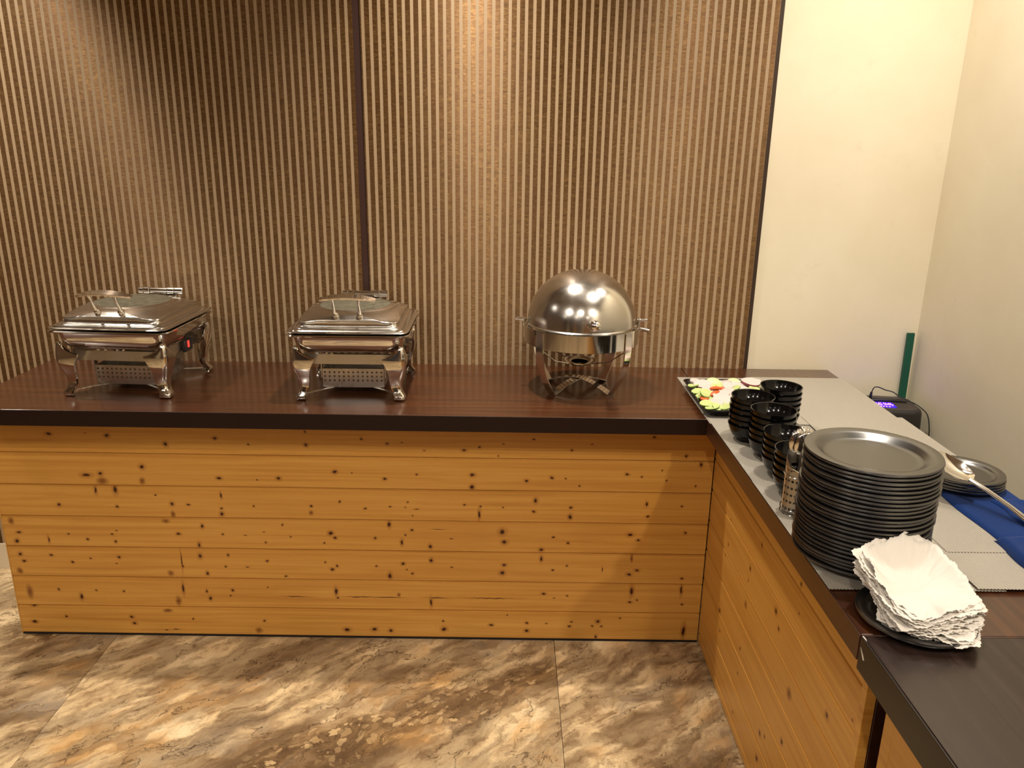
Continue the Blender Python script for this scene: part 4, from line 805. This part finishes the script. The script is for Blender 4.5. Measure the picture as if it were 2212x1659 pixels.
tube(bm, circ(0.0300, 0.0012), 0.0011, 6, close=True); tube(bm, circ(0.0300, 0.011), 0.0011, 6, close=True); tube(bm, circ(0.0298, 0.083), 0.0011, 6, close=True)
for a in (190, 290, 50):
    a = math.radians(a); tube(bm, [(0.0305*math.cos(a), 0.0305*math.sin(a), 0.0012), (0.0305*math.cos(a), 0.0305*math.sin(a), 0.086)], 0.0010, 6)
a = math.radians(200)
tube(bm, [(0.030*math.cos(a), 0.030*math.sin(a), 0.083), (0.036*math.cos(a), 0.036*math.sin(a), 0.107), (0.030*math.cos(math.radians(230)), 0.030*math.sin(math.radians(230)), 0.100), (0.0305*math.cos(math.radians(290)), 0.0305*math.sin(math.radians(290)), 0.0835)], 0.0010, 6)
mk('wire_stand', bm, M['chrome'], sh)
def spoon_bm(L=0.125, bw=0.0190, bl=0.0255, flip=1):
    bm = bmesh.new(); NU, NV = 18, 9; g = {}
    for s in (0, 1):
        for i in range(NU):
            a = 2*PI*i/NU
            for j in range(NV):
                f = j/(NV-1); x = bw*f*math.cos(a)*(1-0.12*math.sin(a)); y = bl*f*math.sin(a)
                g[s, i, j] = bm.verts.new((x, y+L, flip*(-0.0075*(1-f*f))+s*0.0007))
    for i in range(NU):
        k = (i+1) % NU
        for j in range(NV-1):
            if j == 0:
                continue
            bm.faces.new((g[0, i, j], g[0, k, j], g[0, k, j+1], g[0, i, j+1])); bm.faces.new((g[1, i, j], g[1, i, j+1], g[1, k, j+1], g[1, k, j]))
        bm.faces.new((g[0, i, NV-1], g[0, k, NV-1], g[1, k, NV-1], g[1, i, NV-1]))
    bm.faces.new([g[0, i, 1] for i in range(NU)]); bm.faces.new([g[1, i, 1] for i in range(NU)])
    loose = [v_ for v_ in bm.verts if not v_.link_faces]; bmesh.ops.delete(bm, geom=loose, context='VERTS')
    strip(bm, [(0, L-bl+0.002, 0.0002), (0, L-bl-0.012, 0.002), (0, L-bl-0.045, 0.0025), (0, L-bl-0.080, 0.001)], (1, 0, 0), [0.008, 0.0052, 0.0062, 0.0100], 0.0018)
    return bm
SPN = None
spl = ['steel spoon facing the viewer, front one in the perforated holder', 'steel spoon tilted left behind the front spoon in the holder', 'steel spoon leaning right towards the plates in the holder', 'steel spoon at the back of the holder, leaning over towards the plate stack', 'steel spoon upright in the middle of the holder behind the front one']
dirs = [(-0.002, -0.007, 0.150, 0.00, -0.10), (-0.010, 0.002, 0.152, -0.12, -0.02), (0.009, -0.001, 0.150, 0.10, -0.02), (0.012, 0.012, 0.150, 0.24, 0.06), (-0.001, 0.009, 0.155, -0.01, 0.03)]
for i, (dx, dy, zz, lx_, ly_) in enumerate(dirs):
    o = mk('spoon', spoon_bm(), M['chrome'], None, 60) if SPN is None else SPN.copy()
    if SPN is None: SPN = o
    else: COL.objects.link(o)
    up = Vector((lx_, ly_, 1)).normalized(); f_ = Vector((0.15 if i < 4 else -0.1, -1, 0.0)); x_ = up.cross(-f_).normalized(); zn = x_.cross(up).normalized()
    m = Matrix((x_, up, zn)).transposed().to_4x4()
    c_ = Vector((hx+dx, hy+dy, hz+zz)); m.translation = c_ - up*0.125
    o.matrix_world = m
    tag(o, spl[i], 'spoon')

# ================================================================== blue cloth
cl = thing('blue_cloth', 'folded blue microfibre cloth at the right edge of the side counter', 'cloth', (0, 0, 0))
def cloth(x0, x1, y0, y1, z, th, sag, seed, name):
    rnd = random.Random(seed); p = [rnd.uniform(0, 6) for _ in range(4)]
    bm = bmesh.new(); nx, ny = 26, 44; g = {}
    for s in (0, 1):
        for i in range(nx+1):
            for j in range(ny+1):
                u, v_ = i/nx, j/ny
                e = min(u, 1-u, v_, 1-v_); edge = min(1, e/0.07)
                x = x0+(x1-x0)*u+0.003*math.sin(v_*9+p[0])*(1-u); y = y0+(y1-y0)*v_+0.003*math.sin(u*7+p[1])
                h_ = s*th*math.sqrt(max(0.02, edge*(2-edge))) + sag*s*(0.5+0.5*math.sin(u*11+v_*3+p[2]))*edge
                g[s, i, j] = bm.verts.new((x, y, z+h_))
    for i in range(nx):
        for j in range(ny):
            bm.faces.new((g[1, i, j], g[1, i+1, j], g[1, i+1, j+1], g[1, i, j+1])); bm.faces.new((g[0, i, j], g[0, i, j+1], g[0, i+1, j+1], g[0, i+1, j]))
    for i in range(nx):
        bm.faces.new((g[0, i, 0], g[0, i+1, 0], g[1, i+1, 0], g[1, i, 0])); bm.faces.new((g[0, i, ny], g[1, i, ny], g[1, i+1, ny], g[0, i+1, ny]))
    for j in range(ny):
        bm.faces.new((g[0, 0, j], g[1, 0, j], g[1, 0, j+1], g[0, 0, j+1])); bm.faces.new((g[0, nx, j], g[0, nx, j+1], g[1, nx, j+1], g[1, nx, j]))
    return mk(name, bm, M['blue'], cl, 60)
cloth(0.906, 1.066, -0.705, -0.360, ZM, 0.0058, 0.0, 1, 'folded_half')
cloth(0.990, 1.064, -0.680, -0.532, ZM+0.0060, 0.0050, 0.0015, 3, 'upper_fold')
cloth(0.898, 1.066, -0.900, -0.700, ZM-0.001, 0.0150, 0.003, 2, 'near_fold')
# ================================================================== serving spoon
ss = thing('serving_spoon', 'large steel serving spoon lying across the small black plates', 'spoon', (0, 0, 0))
A = Vector((0.912, -0.505, 0.882)); B = Vector((0.991, -0.645, 0.823)); d = (B-A)
axis = d.normalized(); side = axis.cross(Vector((0, 0, 1))).normalized(); nup = side.cross(axis).normalized()
bm = bmesh.new(); NU, NV = 40, 12; g = {}; bl, bw = 0.050, 0.036
for s in (0, 1):
    for i in range(NU):
        a = 2*PI*i/NU
        wob = 1+0.035*math.cos(8*a)
        for j in range(1, NV):
            f = j/(NV-1); xx = bl*f*math.cos(a)*(wob if f > .9 else 1); yy = bw*f*math.sin(a)*(1+0.1*math.cos(a))*(wob if f > .9 else 1)
            g[s, i, j] = bm.verts.new(A + axis*xx + side*yy + nup*(-0.013*(1-f**2.2)+s*0.0009))
for i in range(NU):
    k = (i+1) % NU
    for j in range(1, NV-1):
        bm.faces.new((g[0, i, j], g[0, k, j], g[0, k, j+1], g[0, i, j+1])); bm.faces.new((g[1, i, j], g[1, i, j+1], g[1, k, j+1], g[1, k, j]))
    bm.faces.new((g[0, i, NV-1], g[0, k, NV-1], g[1, k, NV-1], g[1, i, NV-1]))
bm.faces.new([g[0, i, 1] for i in range(NU)]); bm.faces.new([g[1, i, 1] for i in range(NU)])
mk('spoon_bowl', bm, M['chrome'], ss, 60)
bm = bmesh.new()
H0 = A+axis*0.046; H1 = B+Vector((0.002, -0.004, 0.004)); H2 = B+(B-A)*0.30+Vector((0, 0, 0.012))
for off_, wd in ((-0.0042, 0.0034), (0, 0.0046), (0.0042, 0.0034)):
    tube(bm, [H0+side*off_, H0.lerp(H1, 0.3)+side*off_+nup*0.003, H0.lerp(H1, 0.7)+side*off_*1.1+nup*0.003, H1+side*off_*1.5, H2+side*off_*1.8], [wd*0.8, wd*0.75, wd*0.8, wd, wd*1.1], 8)
mk('handle', bm, M['chrome'], ss, 60)

# ================================================================== speaker in the corner
sp = thing('speaker', 'black trolley speaker with violet light display in the corner behind the counter', 'speaker', (1.1965, 0.415, 0.0), math.radians(-7))
bm = bmesh.new(); ztop = 0.722
rings = []
for z, k in ((0.0, 0.94), (0.02, 0.98), (0.10, 1.0), (ztop-0.05, 0.985), (ztop-0.012, 0.97), (ztop-0.002, 0.945), (ztop, 0.92)):
    rings.append(rrect(0.118*k, 0.086*k, 0.035, 6, z))
loft(bm, rings); mk('cabinet', bm, M['black_plastic'], sp, 50)
bm = bmesh.new(); rings = [rrect(0.103, 0.070, 0.028, 6, ztop+0.0002), rrect(0.101, 0.068, 0.027, 6, ztop+0.003), rrect(0.094, 0.062, 0.025, 6, ztop+0.003), rrect(0.092, 0.060, 0.024, 6, ztop+0.0012)]
loft(bm, rings); mk('top_panel', bm, simple('grey_plastic', sr(66, 58, 54), 0.45), sp, 40)
bm = bmesh.new(); loft(bm, [rrect(0.055, 0.010, 0.009, 5, ztop+0.0013, 0.030, 0.035), rrect(0.055, 0.010, 0.009, 5, ztop+0.0022, 0.030, 0.035)]); hr = mk('handle_recess', bm, M['dark_gap'], sp)
bm = bmesh.new(); tube(bm, [(-0.035, 0.012, ztop+0.0030), (0.0, 0.010, ztop+0.0065), (0.05, 0.010, ztop+0.0065), (0.088, 0.012, ztop+0.0030)], 0.0045, 10); mk('carry_handle', bm, M['black_plastic'], sp)
bm = bmesh.new(); loft(bm, [rrect(0.060, 0.027, 0.006, 4, ztop+0.0013, -0.022, -0.026), rrect(0.060, 0.027, 0.006, 4, ztop+0.0020, -0.022, -0.026)])
t = NT('dark_blue_screen'); t.set(Base_Color=(0.01, 0.0, 0.08, 1), Roughness=0.2); t.b.inputs['Emission Color'].default_value = (0.03, 0.0, 0.9, 1); t.b.inputs['Emission Strength'].default_value = 1.6
scr = mk('display', bm, t.m, sp); scr['label'] = 'violet lit display'
bm = bmesh.new(); rr_ = random.Random(5)
for i in range(15):
    x = -0.076+i*0.0075; hgt = rr_.choice((0.006, 0.009, 0.009))
    box(bm, x, x+0.0022, -0.008-hgt, -0.008, ztop+0.0021, ztop+0.0028)
    if i % 2: box(bm, x, x+0.006, -0.0105, -0.0085, ztop+0.0021, ztop+0.0028)
for cx_, cy_ in ((-0.055, -0.030), (-0.015, -0.030), (0.020, -0.028)):
    tube(bm, [(cx_+0.013*math.cos(a_), cy_+0.006*math.sin(a_), ztop+0.0026) for a_ in [PI*0.1*k for k in range(-2, 12)]], 0.0010, 6)
for i in range(6): box(bm, -0.03+i*0.009, -0.027+i*0.009, -0.049, -0.042, ztop+0.0021, ztop+0.0028)
mk('light_segments', bm, M['led'], scr, 0)
# cable
bm = bmesh.new()
tube(bm, [(1.178, 0.448, 0.724), (1.180, 0.448, 0.748)], [0.0055, 0.0035], 10)
cp = [(1.180, 0.448, 0.746), (1.186, 0.447, 0.764), (1.200, 0.445, 0.766), (1.222, 0.440, 0.758), (1.243, 0.432, 0.754), (1.262, 0.415, 0.742), (1.285, 0.395, 0.733), (1.298, 0.375, 0.729), (1.3235, 0.352, 0.705), (1.332, 0.340, 0.66), (1.334, 0.330, 0.60), (1.337, 0.290, 0.50), (1.340, 0.26, 0.36), (1.338, 0.25, 0.15), (1.330, 0.24, 0.012), (1.300, 0.20, 0.004), (1.24, 0.16, 0.004)]
def smoothp(p, n=6):
    out = []
    p = [Vector(q_) for q_ in p]
    for i in range(len(p)-1):
        a, b, c_, d_ = p[max(0, i-1)], p[i], p[i+1], p[min(len(p)-1, i+2)]
        for k in range(n):
            t_ = k/n; out.append(0.5*((2*b)+(c_-a)*t_+(2*a-5*b+4*c_-d_)*t_*t_+(3*b-a-3*c_+d_)*t_**3))
    out.append(p[-1]); return out
tube(bm, smoothp(cp), 0.0018, 8); o = mk('power_cable', bm, M['rubber'], None, 60); tag(o, 'thin black cable looping from the speaker top down to the floor', 'cable')
# green stick
bm = bmesh.new()
P1, P2 = Vector((1.3295, 0.5085, 0.0)), Vector((1.3175, 0.5230, 0.9335))
rings = []
for p_ in (P1, P1.lerp(P2, 0.3), P1.lerp(P2, 0.6), P1.lerp(P2, 0.85), P2): rings.append([p_+Vector((a*0.0118, b*0.0045, 0)) for a, b in ((-1, -1), (1, -1), (1, 1), (-1, 1))])
loft(bm, rings); bmesh.ops.bevel(bm, geom=[e for e in bm.edges if e.is_boundary is False and e.calc_face_angle(0) > 1], offset=0.001, segments=1, affect='EDGES')
o = mk('green_stick', bm, M['green'], None, 30); tag(o, 'green painted wooden stick standing upright in the room corner', 'stick')
